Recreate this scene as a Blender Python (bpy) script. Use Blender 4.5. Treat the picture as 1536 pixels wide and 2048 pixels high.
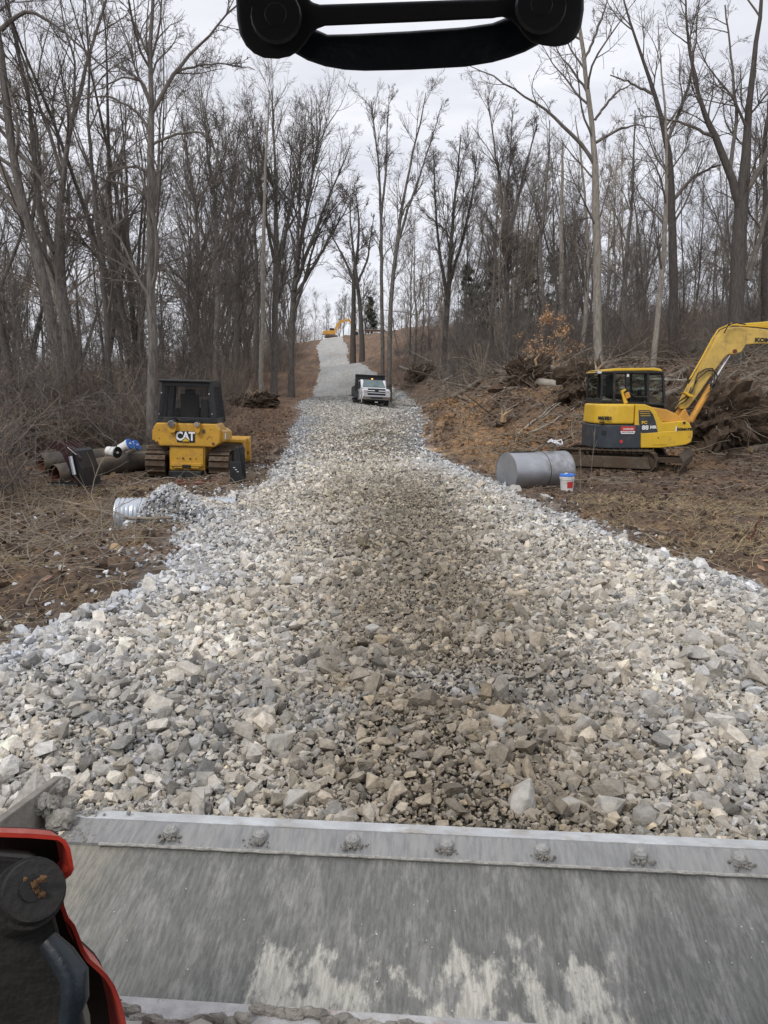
import bpy, bmesh, math, random
import numpy as np
from mathutils import Vector, Matrix, Euler
R = math.radians
rng = np.random.default_rng(7); random.seed(7)
for o in list(bpy.data.objects): bpy.data.objects.remove(o)
C = bpy.context.scene.collection
SC = bpy.context.scene

# ------------------------------------------------------------------ camera, sky, sun, exposure
FPX = 1539.0; PITCH = R(9.0); CZ = 2.1
cam = bpy.data.objects.new('camera', bpy.data.cameras.new('camera')); C.objects.link(cam)
cam.location = (0, 0, CZ); cam.rotation_euler = (R(90) - PITCH, 0, 0)
cam.data.sensor_fit = 'VERTICAL'; cam.data.sensor_height = 24.0; cam.data.lens = FPX * 24.0 / 2048.0
cam.data.clip_start = 0.02; cam.data.clip_end = 3000
SC.camera = cam
w = bpy.data.worlds.new("World"); SC.world = w; w.use_nodes = True
nt = w.node_tree; nt.nodes.clear()
N = nt.nodes.new; Lk = nt.links.new
out = N('ShaderNodeOutputWorld'); sky = N('ShaderNodeTexSky'); sky.sky_type = 'NISHITA'; sky.sun_disc = False
sky.sun_elevation = R(48); sky.sun_rotation = R(215)
bg1 = N('ShaderNodeBackground'); bg1.inputs[1].default_value = 0.08; Lk(sky.outputs[0], bg1.inputs[0])
tc = N('ShaderNodeTexCoord'); sep = N('ShaderNodeSeparateXYZ'); Lk(tc.outputs['Generated'], sep.inputs[0])
mx = N('ShaderNodeMath'); mx.operation = 'MAXIMUM'; mx.inputs[1].default_value = 0.0; Lk(sep.outputs[2], mx.inputs[0])
ad = N('ShaderNodeMath'); ad.operation = 'ADD'; ad.inputs[1].default_value = 0.18; Lk(mx.outputs[0], ad.inputs[0])
dv = N('ShaderNodeVectorMath'); dv.operation = 'DIVIDE'; Lk(tc.outputs['Generated'], dv.inputs[0])
cmb = N('ShaderNodeCombineXYZ'); [Lk(ad.outputs[0], cmb.inputs[i]) for i in range(3)]; Lk(cmb.outputs[0], dv.inputs[1])
mp = N('ShaderNodeMapping'); mp.inputs['Scale'].default_value = (1.0, 1.9, 0.3); Lk(dv.outputs[0], mp.inputs[0])
nz = N('ShaderNodeTexNoise'); nz.inputs['Scale'].default_value = 1.7; nz.inputs['Detail'].default_value = 7; nz.inputs['Roughness'].default_value = .56; nz.inputs['Distortion'].default_value = .35; Lk(mp.outputs[0], nz.inputs[0])
cr = N('ShaderNodeValToRGB'); cr.color_ramp.elements[0].position = .32; cr.color_ramp.elements[0].color = (.71, .725, .80, 1)
cr.color_ramp.elements[1].position = .66; cr.color_ramp.elements[1].color = (.97, .975, 1.03, 1); Lk(nz.outputs[0], cr.inputs[0])
bg2 = N('ShaderNodeBackground'); bg2.inputs[1].default_value = 1.0; Lk(cr.outputs[0], bg2.inputs[0])
ms = N('ShaderNodeMixShader'); ms.inputs[0].default_value = .9; Lk(bg1.outputs[0], ms.inputs[1]); Lk(bg2.outputs[0], ms.inputs[2])
Lk(ms.outputs[0], out.inputs[0])
sl = bpy.data.lights.new('sun', 'SUN'); sl.energy = 1.5; sl.angle = R(14); sl.color = (1, .97, .93)
so = bpy.data.objects.new('sun', sl); C.objects.link(so)
so.rotation_euler = (R(42), 0, R(-35))          # high, from behind left
SC.view_settings.view_transform = 'Standard'; SC.view_settings.look = 'None'
SC.view_settings.exposure = 0.12; SC.view_settings.gamma = 1.0

# ------------------------------------------------------------------ helpers
cs, sn = math.cos(PITCH), math.sin(PITCH)
def P(u, v, Y):
    dx, dy, dz = u - 768, FPX * cs + (1024 - v) * sn, -FPX * sn + (1024 - v) * cs
    k = Y / dy
    return np.array([dx * k, Y, CZ + dz * k])
def tag(o, label=None, cat=None, group=None, kind=None):
    if label: o['label'] = label
    if cat: o['category'] = cat
    if group: o['group'] = group
    if kind: o['kind'] = kind
    return o
def empty(name, loc, rz=0, rx=0, ry=0):
    o = bpy.data.objects.new(name, None); C.objects.link(o)
    o.location = tuple(float(a) for a in loc); o.rotation_euler = (rx, ry, rz); o.empty_display_size = .2
    return o
def link(o, parent=None):
    C.objects.link(o)
    if parent: o.parent = parent
    return o
def np_mesh(name, V, faces, m, parent=None, smooth=False, col=None):
    """faces: list of int arrays (n,k)"""
    me = bpy.data.meshes.new(name)
    V = np.asarray(V, np.float32); me.vertices.add(len(V)); me.vertices.foreach_set('co', V.ravel())
    faces = [np.asarray(f, np.int32) for f in faces if len(f)]
    tot = np.concatenate([np.full(len(f), f.shape[1], np.int32) for f in faces])
    loops = np.concatenate([f.ravel() for f in faces])
    me.loops.add(len(loops)); me.loops.foreach_set('vertex_index', loops)
    st = np.zeros(len(tot), np.int32); st[1:] = np.cumsum(tot)[:-1]
    me.polygons.add(len(tot)); me.polygons.foreach_set('loop_start', st); me.polygons.foreach_set('loop_total', tot)
    me.polygons.foreach_set('use_smooth', np.full(len(tot), bool(smooth)))
    me.update(calc_edges=True)
    if col is not None:
        a = me.color_attributes.new('col', 'FLOAT_COLOR', 'POINT')
        c4 = np.ones((len(V), 4), np.float32); c4[:, :3] = col; a.data.foreach_set('color', c4.ravel())
    me.materials.append(m)
    return link(bpy.data.objects.new(name, me), parent)
class B:
    def __init__(s): s.v = []; s.f = []
    def add(s, vs, fs):
        n = len(s.v); s.v += [tuple(map(float, a)) for a in vs]; s.f += [tuple(i + n for i in f) for f in fs]; return s
    def box(s, cx, cy, cz, sx, sy, sz, rot=None, taper=(1, 1)):
        vs = []
        for z in (-.5, .5):
            k = taper if z > 0 else (1, 1)
            for x, y in ((-.5, -.5), (.5, -.5), (.5, .5), (-.5, .5)): vs.append(Vector((x * sx * k[0], y * sy * k[1], z * sz)))
        if rot:
            e = Euler(rot).to_matrix(); vs = [e @ a for a in vs]
        return s.add([(a[0] + cx, a[1] + cy, a[2] + cz) for a in vs], [(3, 2, 1, 0), (4, 5, 6, 7), (0, 1, 5, 4), (1, 2, 6, 5), (2, 3, 7, 6), (3, 0, 4, 7)])
    def cyl(s, p0, p1, r, seg=16, r2=None, cap=True):
        return s.tube([p0, p1], [r, r if r2 is None else r2], seg, cap)
    def tube(s, pts, r, seg=8, cap=True):
        pts = [Vector(tuple(map(float, p))) for p in pts]; n = len(pts)
        if not hasattr(r, '__len__'): r = [r] * n
        rings = []; prev = None
        for i, p in enumerate(pts):
            t = (pts[min(i + 1, n - 1)] - pts[max(i - 1, 0)]).normalized()
            if prev is None:
                a = Vector((0, 0, 1)) if abs(t.z) < .9 else Vector((1, 0, 0)); x = t.cross(a).normalized()
            else:
                x = (prev - t * prev.dot(t)).normalized()
            prev = x; y = t.cross(x)
            rings.append([p + (x * math.cos(2 * math.pi * k / seg) + y * math.sin(2 * math.pi * k / seg)) * r[i] for k in range(seg)])
        vs = [a for q in rings for a in q]; fs = []
        for i in range(n - 1):
            for k in range(seg):
                k2 = (k + 1) % seg; fs.append((i * seg + k, i * seg + k2, (i + 1) * seg + k2, (i + 1) * seg + k))
        if cap: fs.append(tuple(range(seg))[::-1]); fs.append(tuple((n - 1) * seg + k for k in range(seg)))
        return s.add(vs, fs)
    def prism(s, poly, ax, a, b, poly2=None):
        poly2 = poly2 or poly; n = len(poly)
        def m(p, c): return (c, p[0], p[1]) if ax == 'x' else ((p[0], c, p[1]) if ax == 'y' else (p[0], p[1], c))
        vs = [m(p, a) for p in poly] + [m(p, b) for p in poly2]
        return s.add(vs, [tuple(range(n)), tuple(range(n, 2 * n))[::-1]] + [(i, (i + 1) % n, n + (i + 1) % n, n + i) for i in range(n)])
    def build(s, name, m, parent=None, bevel=0, smooth=False, seg=2):
        me = bpy.data.meshes.new(name); me.from_pydata(s.v, [], s.f)
        bm = bmesh.new(); bm.from_mesh(me); bmesh.ops.recalc_face_normals(bm, faces=bm.faces)
        if bevel:
            es = [e for e in bm.edges if len(e.link_faces) == 2 and e.calc_face_angle(0) > .45]
            bmesh.ops.bevel(bm, geom=es, offset=bevel, segments=seg, affect='EDGES', profile=.6, clamp_overlap=True)
            bmesh.ops.recalc_face_normals(bm, faces=bm.faces)
        for f in bm.faces: f.smooth = bool(smooth)
        if smooth:
            for e in bm.edges:
                if len(e.link_faces) == 2 and e.calc_face_angle(0) > .6: e.smooth = False
        bm.to_mesh(me); bm.free(); me.materials.append(m)
        return link(bpy.data.objects.new(name, me), parent)
def text(name, body, size, m, parent, loc, rot, ext=.004, sx=1.0, bold=.02, spacing=1.0, shear=0):
    cu = bpy.data.curves.new('t', 'FONT'); cu.body = body; cu.size = size; cu.extrude = ext; cu.offset = bold * size
    cu.align_x = 'CENTER'; cu.align_y = 'CENTER'; cu.space_character = spacing; cu.shear = shear; cu.resolution_u = 3
    t = bpy.data.objects.new('t', cu); C.objects.link(t)
    dg = bpy.context.evaluated_depsgraph_get(); me = bpy.data.meshes.new_from_object(t.evaluated_get(dg))
    bpy.data.objects.remove(t); me.name = name; me.materials.clear(); me.materials.append(m)
    o = link(bpy.data.objects.new(name, me), parent); o.location = loc; o.rotation_euler = rot; o.scale = (sx, 1, 1)
    return o
def copy_tree(o, parent=None):
    c = o.copy(); C.objects.link(c); c.parent = parent
    for ch in o.children: copy_tree(ch, c)
    return c

# ------------------------------------------------------------------ materials
def mat(name, base, rough=.7, metal=0, var=.25, scale=6, bump=.15, bscale=60, dirt=None, dscale=2.5, damt=.5, coat=0, attr=False, stretch=None, spec=None, glass=0, emit=0, world=False):
    m = bpy.data.materials.new(name); m.use_nodes = True; t = m.node_tree; n = t.nodes; l = t.links
    b = n['Principled BSDF']; tcn = n.new('ShaderNodeTexCoord'); src = tcn.outputs['Object']
    if stretch:
        mpn = n.new('ShaderNodeMapping'); mpn.inputs['Scale'].default_value = stretch; l.new(src, mpn.inputs[0]); src = mpn.outputs[0]
    nz = n.new('ShaderNodeTexNoise'); nz.inputs['Scale'].default_value = scale; nz.inputs['Detail'].default_value = 6; nz.inputs['Roughness'].default_value = .62; l.new(src, nz.inputs[0])
    mr = n.new('ShaderNodeMapRange'); mr.inputs[1].default_value = .3; mr.inputs[2].default_value = .7; mr.inputs[3].default_value = 1 - var; mr.inputs[4].default_value = 1 + var; l.new(nz.outputs[0], mr.inputs[0])
    mul = n.new('ShaderNodeVectorMath'); mul.operation = 'MULTIPLY'
    if attr:
        at = n.new('ShaderNodeAttribute'); at.attribute_name = 'col'; l.new(at.outputs['Color'], mul.inputs[0])
    else: mul.inputs[0].default_value = base
    cb = n.new('ShaderNodeCombineXYZ'); [l.new(mr.outputs[0], cb.inputs[i]) for i in range(3)]; l.new(cb.outputs[0], mul.inputs[1])
    colr = mul.outputs[0]
    if dirt:
        nd = n.new('ShaderNodeTexNoise'); nd.inputs['Scale'].default_value = dscale; nd.inputs['Detail'].default_value = 8; nd.inputs['Roughness'].default_value = .7; l.new(src, nd.inputs[0])
        md = n.new('ShaderNodeMapRange'); md.inputs[1].default_value = .62 - .3 * damt; md.inputs[2].default_value = .8 - .25 * damt; l.new(nd.outputs[0], md.inputs[0])
        mc = n.new('ShaderNodeMix'); mc.data_type = 'RGBA'; mc.inputs[7].default_value = (*dirt, 1); l.new(md.outputs[0], mc.inputs[0]); l.new(colr, mc.inputs[6]); colr = mc.outputs[2]
        rr = n.new('ShaderNodeMapRange'); rr.inputs[3].default_value = rough; rr.inputs[4].default_value = .9; l.new(md.outputs[0], rr.inputs[0]); l.new(rr.outputs[0], b.inputs['Roughness'])
    l.new(colr, b.inputs['Base Color'])
    if not dirt: b.inputs['Roughness'].default_value = rough
    b.inputs['Metallic'].default_value = metal; b.inputs['Coat Weight'].default_value = coat
    if spec is not None: b.inputs['Specular IOR Level'].default_value = spec
    if glass: b.inputs['Transmission Weight'].default_value = glass; b.inputs['IOR'].default_value = 1.15
    if emit: b.inputs['Emission Color'].default_value = (*base, 1); b.inputs['Emission Strength'].default_value = emit
    if bump:
        n2 = n.new('ShaderNodeTexNoise'); n2.inputs['Scale'].default_value = bscale; n2.inputs['Detail'].default_value = 5; l.new(src, n2.inputs[0])
        bp = n.new('ShaderNodeBump'); bp.inputs['Strength'].default_value = bump; bp.inputs['Distance'].default_value = .02; l.new(n2.outputs[0], bp.inputs['Height']); l.new(bp.outputs[0], b.inputs['Normal'])
    return m
MUD = (.085, .058, .036)
M = dict(
 bark=mat('bark', (.135, .122, .108), .9, var=.6, scale=5, bump=.6, bscale=14, stretch=(3, 3, .6)),
 bark_pale=mat('bark_pale', (.25, .225, .19), .9, var=.4, scale=5, bump=.5, bscale=14, stretch=(3, 3, .7)),
 bark_dark=mat('bark_dark', (.082, .072, .063), .9, var=.4, scale=5, bump=.5, bscale=14, stretch=(3, 3, .7)),
 twig=mat('twig', (.135, .118, .104), .9, var=.3, scale=3, bump=0),
 twig_red=mat('twig_red', (.18, .132, .103), .9, var=.35, scale=3, bump=0),
 twig_pale=mat('twig_pale', (.24, .20, .155), .9, var=.3, scale=3, bump=0),
 wood=mat('broken_wood', (.42, .30, .18), .85, var=.3, scale=12, bump=.3, stretch=(1, 6, 6)),
 log=mat('log_bark', (.17, .14, .11), .9, var=.5, scale=4, bump=.6, bscale=20, dirt=MUD, damt=.5),
 log_pale=mat('log_pale', (.34, .31, .26), .85, var=.35, scale=5, bump=.4, bscale=20, dirt=MUD, damt=.35),
 soil=mat('clod_soil', (.07, .047, .03), .95, var=.5, scale=9, bump=.9, bscale=30, attr=False),
 stone=mat('limestone', (.4, .4, .4), .88, var=.28, scale=22, bump=.5, bscale=60, attr=True),
 rock=mat('pale_rock', (.42, .40, .36), .88, var=.3, scale=12, bump=.5, bscale=40, dirt=(.24, .19, .13), damt=.4, dscale=6),
 yellow=mat('machine_yellow', (.56, .31, .035), .45, var=.12, scale=3, bump=.03, dirt=(.25, .15, .06), damt=.33, dscale=3.5, coat=.15),
 kyellow=mat('bright_yellow', (.68, .43, .03), .4, var=.1, scale=3, bump=.03, dirt=(.33, .2, .06), damt=.22, dscale=3, coat=.2),
 orange=mat('faded_yellow', (.62, .31, .05), .5, var=.15, scale=3, bump=.03, dirt=(.3, .17, .06), damt=.3),
 black=mat('black_paint', (.016, .018, .02), .42, var=.3, scale=5, bump=.05, dirt=(.07, .055, .04), damt=.25),
 dgrey=mat('dark_grey_paint', (.035, .042, .052), .42, var=.2, scale=5, bump=.05, dirt=(.09, .07, .05), damt=.3),
 rubber=mat('rubber', (.02, .02, .02), .8, var=.4, scale=12, bump=.2, dirt=(.14, .12, .09), damt=.5, dscale=5),
 steel=mat('track_steel', (.12, .095, .075), .6, metal=.5, var=.4, scale=9, bump=.3, dirt=(.12, .075, .045), damt=.75, dscale=7),
 muddy=mat('muddy_steel', (.10, .08, .062), .75, metal=.2, var=.4, scale=9, bump=.5, dirt=MUD, damt=.9, dscale=5),
 chrome=mat('chrome', (.7, .7, .7), .15, metal=1, var=.05, bump=0),
 tank=mat('galvanised_tank', (.42, .43, .45), .42, metal=.75, var=.16, scale=2.2, bump=.05, bscale=8, dirt=(.24, .23, .22), damt=.35, dscale=1.6),
 galv=mat('galvanised_corrugated', (.62, .66, .70), .35, metal=.55, var=.15, scale=8, bump=.05),
 pipe=mat('pipe_steel', (.085, .075, .066), .6, metal=.3, var=.35, scale=2.2, bump=.2, dirt=(.22, .17, .11), damt=.6, dscale=1.2),
 rust=mat('rust', (.13, .045, .028), .9, var=.4, scale=8, bump=.3),
 white=mat('white_paint', (.88, .89, .9), .3, var=.03, scale=2, bump=0, coat=.5),
 pail=mat('white_plastic', (.72, .72, .70), .45, var=.06, bump=0, dirt=(.35, .28, .2), damt=.25, dscale=9),
 blue=mat('blue_lid_plastic', (.02, .16, .62), .35, var=.08, bump=0),
 red=mat('red_label', (.5, .04, .035), .5, var=.1, bump=0),
 glass=mat('dark_glass', (.028, .045, .045), .07, var=.1, bump=0, spec=.8),
 wglass=mat('windscreen_glass', (.17, .23, .24), .08, var=.25, scale=2, bump=0, spec=.9),
 seat=mat('black_seat_vinyl', (.012, .012, .012), .6, bump=.1),
 inside=mat('cab_interior', (.03, .03, .03), .8, bump=.1),
 tred=mat('dark_maroon_steel', (.045, .018, .02), .45, var=.3, bump=.1, dirt=(.09, .07, .055), damt=.35),
 lamp=mat('amber_beacon', (1, .42, .08), .3, bump=0, var=0, emit=2.2),
 lens=mat('headlight_lens', (.42, .40, .42), .12, bump=0, var=.2, coat=.5),
 pred=mat('loader_red', (.50, .045, .028), .4, var=.12, scale=6, bump=.05, dirt=(.3, .06, .04), damt=.3, dscale=6, coat=.2),
 arm_shade=mat('shaded_arm_steel', (.011, .010, .009), .7, var=.5, scale=8, bump=.3, dirt=(.028, .021, .015), damt=.5, dscale=6),  # near-black colours stand in for cab shade on the arm
 grease=mat('dry_grease', (.11, .055, .02), .9, var=.6, scale=40, bump=.8),
 handle=mat('handle_black', (.009, .009, .010), .55, var=.3, scale=14, bump=.05),
 grip=mat('grip_rubber', (.010, .016, .022), .38, var=.5, scale=10, bump=.1),
 glove=mat('white_cloth', (.7, .7, .7), .8, bump=.3),
)
# leaves
def leafmat(name, c): return mat(name, c, .85, var=.4, scale=2.5, bump=0)
M['leaf'] = leafmat('dead_leaf', (.26, .15, .08)); M['beech'] = leafmat('beech_leaf', (.52, .31, .16))
M['straw'] = leafmat('straw', (.36, .28, .16)); M['cedar'] = leafmat('cedar_green', (.035, .05, .03))

# ------------------------------------------------------------------ terrain
def vnoise(x, y, seed=0):
    xi = np.floor(x).astype(np.int64); yi = np.floor(y).astype(np.int64); fx = x - xi; fy = y - yi
    fx = fx * fx * (3 - 2 * fx); fy = fy * fy * (3 - 2 * fy)
    def h(a, b):
        n = (a * 374761393 + b * 668265263 + seed * 1442695041) & 0x7fffffff
        n = ((n ^ (n >> 13)) * 1274126177) & 0x7fffffff
        return ((n ^ (n >> 16)) & 0xffff) / 65535.0
    return (h(xi, yi) * (1 - fx) + h(xi + 1, yi) * fx) * (1 - fy) + (h(xi, yi + 1) * (1 - fx) + h(xi + 1, yi + 1) * fx) * fy
def fbm(x, y, seed=0, oct=4, rough=.5):
    s = 0; a = 1; t = 0
    for i in range(oct):
        s = s + a * vnoise(x * 2 ** i + 17 * i, y * 2 ** i - 9 * i, seed + i); t += a; a *= rough
    return s / t
EY = np.array([-20, 3, 5.7, 7.2, 8.3, 10.5, 12, 14.3, 16.5, 19, 25, 36, 48, 55, 60, 66, 80, 100, 140, 158, 164])
EL = np.array([-6, -4.4, -2.95, -2.6, -2.6, -2.65, -2.9, -3.1, -2.9, -2.8, -3.4, -4.3, -5.3, -5.8, -6.3, -6.3, -6.5, -8.2, -12.5, -12.4, -11.5])
ER = np.array([6, 5.6, 4.9, 4.4, 3.95, 3.35, 3.1, 2.75, 2.5, 2.3, 1.9, 1.5, 1.8, 2.5, 2.8, 1.2, -1.8, -4.3, -7.0, -8.3, -9])
def edges(y):
    l = np.interp(y, EY, EL) + .5 * (fbm(y * .45, y * 0 + 3, 5) - .5) * 1.6 + .25 * (vnoise(y * 2.2, y * 0, 8) - .5)
    r = np.interp(y, EY, ER) + .5 * (fbm(y * .45, y * 0 + 9, 6) - .5) * 1.4 + .25 * (vnoise(y * 2.2, y * 0, 9) - .5)
    l = l - 1.55 * np.exp(-((y - 13.3) / .85) ** 4)
    return l, r
CP = []
for x in (-14, -7, -2.5, 2.5, 7, 14):
    for y in (-12, -2, 6, 12): CP.append((x, y, 0 if abs(x) < 3 else (-.12 if abs(x) < 8 else -.15)))
CP += [(-9, 21, -.35), (-5.5, 21.5, -.33), (-5.5, 25, -.25), (-2, 20, -.05), (0, 19, 0), (2.4, 20, 0), (5, 20, -.05), (8, 20, -.12), (12, 20, -.05), (10, 23.5, -.05), (14, 24, .15), (7, 22.5, 0),
 (-1, 36, .46), (-1.7, 55, 1.0), (-3, 70, 2.1), (-5, 100, 4.8), (-9, 140, 9.5), (-10, 158, 12.5), (-10, 175, 13.4), (-10, 230, 13), (-10, 320, 8),
 (4.2, 58, .6), (6, 48, 1.2), (2.6, 44, .5), (2.6, 29, .1), (4.1, 36, 2.2), (6, 33.5, 2.75), (8.4, 32, 2.8), (5.5, 27, .5), (7.4, 29, 1.6), (4, 30, 1.0), (11, 28, 1.1), (12, 32, 2.2),
 (14.8, 36, 3.4), (17.3, 50, 4.9), (28, 60, 7), (9, 60, 4.0), (6.9, 80, 6.2), (15, 100, 8.8), (2.9, 140, 12.8), (40, 150, 14), (22, 34, 3.0), (20, 25, 1), (35, 35, 5), (60, 60, 9), (60, 150, 12), (20, 200, 13),
 (-8, 50, 1.4), (-8.7, 80, 4.0), (-11.7, 120, 8.6), (-20, 40, .3), (-14, 30, 0), (-30, 60, .6), (-20, 80, 2.8), (-25, 120, 6.5), (-40, 100, 2.6), (-60, 60, 0), (-80, 150, 3), (-30, 170, 10), (-60, 220, 8), (-40, 20, -1), (-20, 20, -.4), (-90, 20, -2)]
CP = np.array(CP, float)
_c = 2.5
def _phi(d): return -np.sqrt(d * d + _c * _c)
_A = _phi(np.hypot(CP[:, None, 0] - CP[None, :, 0], CP[:, None, 1] - CP[None, :, 1]))
_n = len(CP); _S = np.zeros((_n + 1, _n + 1)); _S[:_n, :_n] = _A + 0 * np.eye(_n); _S[:_n, :_n] -= .25 * np.eye(_n) * -1; _S[_n, :_n] = 1; _S[:_n, _n] = 1
_W = np.linalg.solve(_S, np.append(CP[:, 2], 0))
def Hb(x, y):
    x = np.asarray(x, float); y = np.asarray(y, float); sh = np.broadcast(x, y).shape; x = np.broadcast_to(x, sh).ravel(); y = np.broadcast_to(y, sh).ravel()
    xx = np.clip(x, -120, 100); yy = np.clip(y, -30, 330)
    o = np.full(len(x), _W[-1])
    for i in range(_n): o += _W[i] * _phi(np.hypot(xx - CP[i, 0], yy - CP[i, 1]))
    o = o - .30 * np.exp(-((x + 4.5) / 1.0) ** 2 - ((y - 13.2) / 1.0) ** 2)
    far = np.maximum(0, np.hypot(x - xx, y - yy)); o = o - far * .02
    return o.reshape(sh)
def sstep(a, b, x): t = np.clip((x - a) / (b - a), 0, 1); return t * t * (3 - 2 * t)
def mound(x, y):   # gravel heaped over the culvert
    return .47 * np.exp(-((x + 3.72) / .50) ** 2 - ((y - 13.1) / .75) ** 2) + .05 * np.exp(-((x + 3.5) / 1.2) ** 2 - ((y - 12.7) / .55) ** 2)
def onroad(x, y):
    l, r = edges(y); d = np.minimum(x - l, r - x)
    return d
def H(x, y):
    x = np.asarray(x, float); y = np.asarray(y, float)
    d = onroad(x, y); off = 1 - sstep(-.6, .2, d)
    near = 1 - sstep(40, 90, y)
    n = (fbm(x * .9, y * .9, 21) - .5) * .30 + (fbm(x * 4, y * 4, 31, 4, .65) - .5) * .24 * near
    bank = sstep(3, 5, x) * sstep(24, 30, y) * (1 - sstep(45, 60, y))
    n = n + bank * ((fbm(x * 1.3 + y * .8, (y - x) * .35, 77, 5, .6) - .5) * 1.2) + sstep(45, 70, y) * (fbm(x * .5, y * .4, 78, 5, .6) - .5) * .9
    return Hb(x, y) + n * (off * .95 + .05) + .25 * (fbm(x * .12, y * .12, 3) - .5) * sstep(20, 60, y) * off
def Hg(x, y):     # top of the gravel bed
    d = onroad(x, y)
    th = .13 * sstep(-.15, .45, d) + .05 * np.exp(-((d - .6) / .5) ** 2) * (1 - sstep(22, 30, y))
    return Hb(x, y) + th - .03 + (fbm(x * .8, y * .8, 41) - .5) * .10 * (1 - sstep(40, 80, y)) + mound(x, y)
def G(u, v, ymax=260):
    Ys = np.concatenate([np.arange(3, 60, .15), np.arange(60, ymax, .6)])
    pts = np.array([P(u, v, Y) for Y in Ys]); h = np.maximum(H(pts[:, 0], pts[:, 1]), np.where(onroad(pts[:, 0], pts[:, 1]) > 0, Hg(pts[:, 0], pts[:, 1]), -9))
    i = np.argmax(pts[:, 2] < h)
    p = pts[i].copy(); p[2] = h[i]; return p
def gz(x, y):
    x = np.array([x]); y = np.array([y]); a = H(x, y)[0]
    return max(a, Hg(x, y)[0]) if onroad(x, y)[0] > 0 else a
# grids
def axis(lo, hi, step, grow):
    a = [0.0]; s = step
    while a[-1] < hi: a.append(a[-1] + s); s = step + grow * max(0, a[-1] - 9)
    b = [0.0]; s = step
    while b[-1] > lo: b.append(b[-1] - s); s = step + grow * max(0, -b[-1] - 9)
    return np.array(sorted(set(a + b)))
gx = axis(-1500, 1500, .065, .035); ys = [0.0]
while ys[-1] < 2000: ys.append(ys[-1] + .055 + .0035 * max(0, ys[-1] - 8) + .02 * max(0, ys[-1] - 60))
gy = np.array([-400, -200, -100, -50, -25, -12, -6, -3, -1.5, -.8, -.3] + ys)
X, Y = np.meshgrid(gx, gy); Z = H(X, Y)
d = onroad(X, Y); Z = Z - .10 * sstep(.1, .6, d)
V = np.stack([X, Y, Z], -1).reshape(-1, 3); nx, ny = len(gx), len(gy)
I = (np.arange(ny - 1)[:, None] * nx + np.arange(nx - 1)[None, :]).ravel()
Fq = np.stack([I, I + 1, I + nx + 1, I + nx], -1)
def mixc(a, b, t): return a * (1 - t[..., None]) + np.array(b) * t[..., None]
def ground_colour(x, y):
    l, r = edges(y); c = np.empty(x.shape + (3,)); c[:] = (.115, .078, .054)     # leaf litter brown
    left = x < l
    n1 = fbm(x * .5, y * .5, 51); n2 = fbm(x * 2.2, y * 2.2, 52); n3 = fbm(x * 7, y * 7, 53, 3)
    mud = (1 - sstep(26, 33, y)) * (1 - sstep(13, 18, np.abs(x)))
    c = mixc(c, (.068, .045, .030), mud * .92)
    c = mixc(c, (.13, .085, .048), mud * sstep(.52, .7, n2) * .7)
    clay = np.where(left, sstep(0, .2, y - 26) * (1 - sstep(2.5 + y * .012, 4.5 + y * .02, l - x)), 0) * sstep(26, 40, y)
    clay = np.maximum(clay, np.where(~left, sstep(58, 68, y) * (1 - sstep(.0 + (y - 60) * .03, 1.2 + (y - 60) * .05, x)), 0))
    bank = sstep(2.2, 3.2, x) * (1 - sstep(8.5, 11, x)) * sstep(19, 24, y) * (1 - sstep(38, 46, y))
    ditch = (~left) * (1 - sstep(1.5, 3.2, x - r)) * sstep(19, 22, y) * (1 - sstep(44, 52, y))
    c = mixc(c, (.175, .108, .064), np.clip(clay, 0, 1) * np.clip(2.6 * (fbm(x * .55, y * .3, 57, 5, .6) - .28), 0, 1))
    c = mixc(c, (.09, .06, .042), sstep(40, 60, y) * sstep(.5, .62, fbm(x * .9, y * .35, 59, 5, .65)) * .7)
    c = mixc(c, (.215, .125, .058), np.clip(bank * sstep(.30, .5, fbm(x * .5 + y * .2, y * .3, 58)) + .0, 0, 1) * .85)
    c = mixc(c, (.24, .15, .075), ditch * sstep(.35, .6, n2) * .8)
    fade = (1 - sstep(0, .9, -np.minimum(x - l, r - x))) * .35 * (1 - sstep(60, 90, y))
    c = mixc(c, (.25, .24, .22), fade * sstep(.45, .6, n3))
    c = c * (.62 + .76 * n1[..., None]) * (.62 + .76 * n3[..., None])
    return c
# ground material: litter flecks
mg = mat('earth', MUD, .95, var=.35, scale=14, bump=.8, bscale=26, attr=True)
t = mg.node_tree; n = t.nodes; b = n['Principled BSDF']
vo = n.new('ShaderNodeTexVoronoi'); vo.inputs['Scale'].default_value = 11; t.links.new(n['Texture Coordinate'].outputs['Object'], vo.inputs[0])
bw = n.new('ShaderNodeSeparateColor'); t.links.new(vo.outputs['Color'], bw.inputs[0])
mr = n.new('ShaderNodeMapRange'); mr.inputs[1].default_value = .55; mr.inputs[2].default_value = 1; mr.inputs[3].default_value = 0; mr.inputs[4].default_value = .75; t.links.new(bw.outputs[0], mr.inputs[0])
mc = n.new('ShaderNodeMix'); mc.data_type = 'RGBA'; mc.blend_type = 'MIX'
old = b.inputs['Base Color'].links[0].from_socket
mu = n.new('ShaderNodeVectorMath'); mu.operation = 'MULTIPLY'; mu.inputs[1].default_value = (1.9, 1.75, 1.6); t.links.new(old, mu.inputs[0])
t.links.new(mr.outputs[0], mc.inputs[0]); t.links.new(old, mc.inputs[6]); t.links.new(mu.outputs[0], mc.inputs[7]); t.links.new(mc.outputs[2], b.inputs['Base Color'])
tag(np_mesh('ground', V, [Fq], mg, smooth=True, col=ground_colour(X, Y).reshape(-1, 3)), kind='structure')

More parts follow.
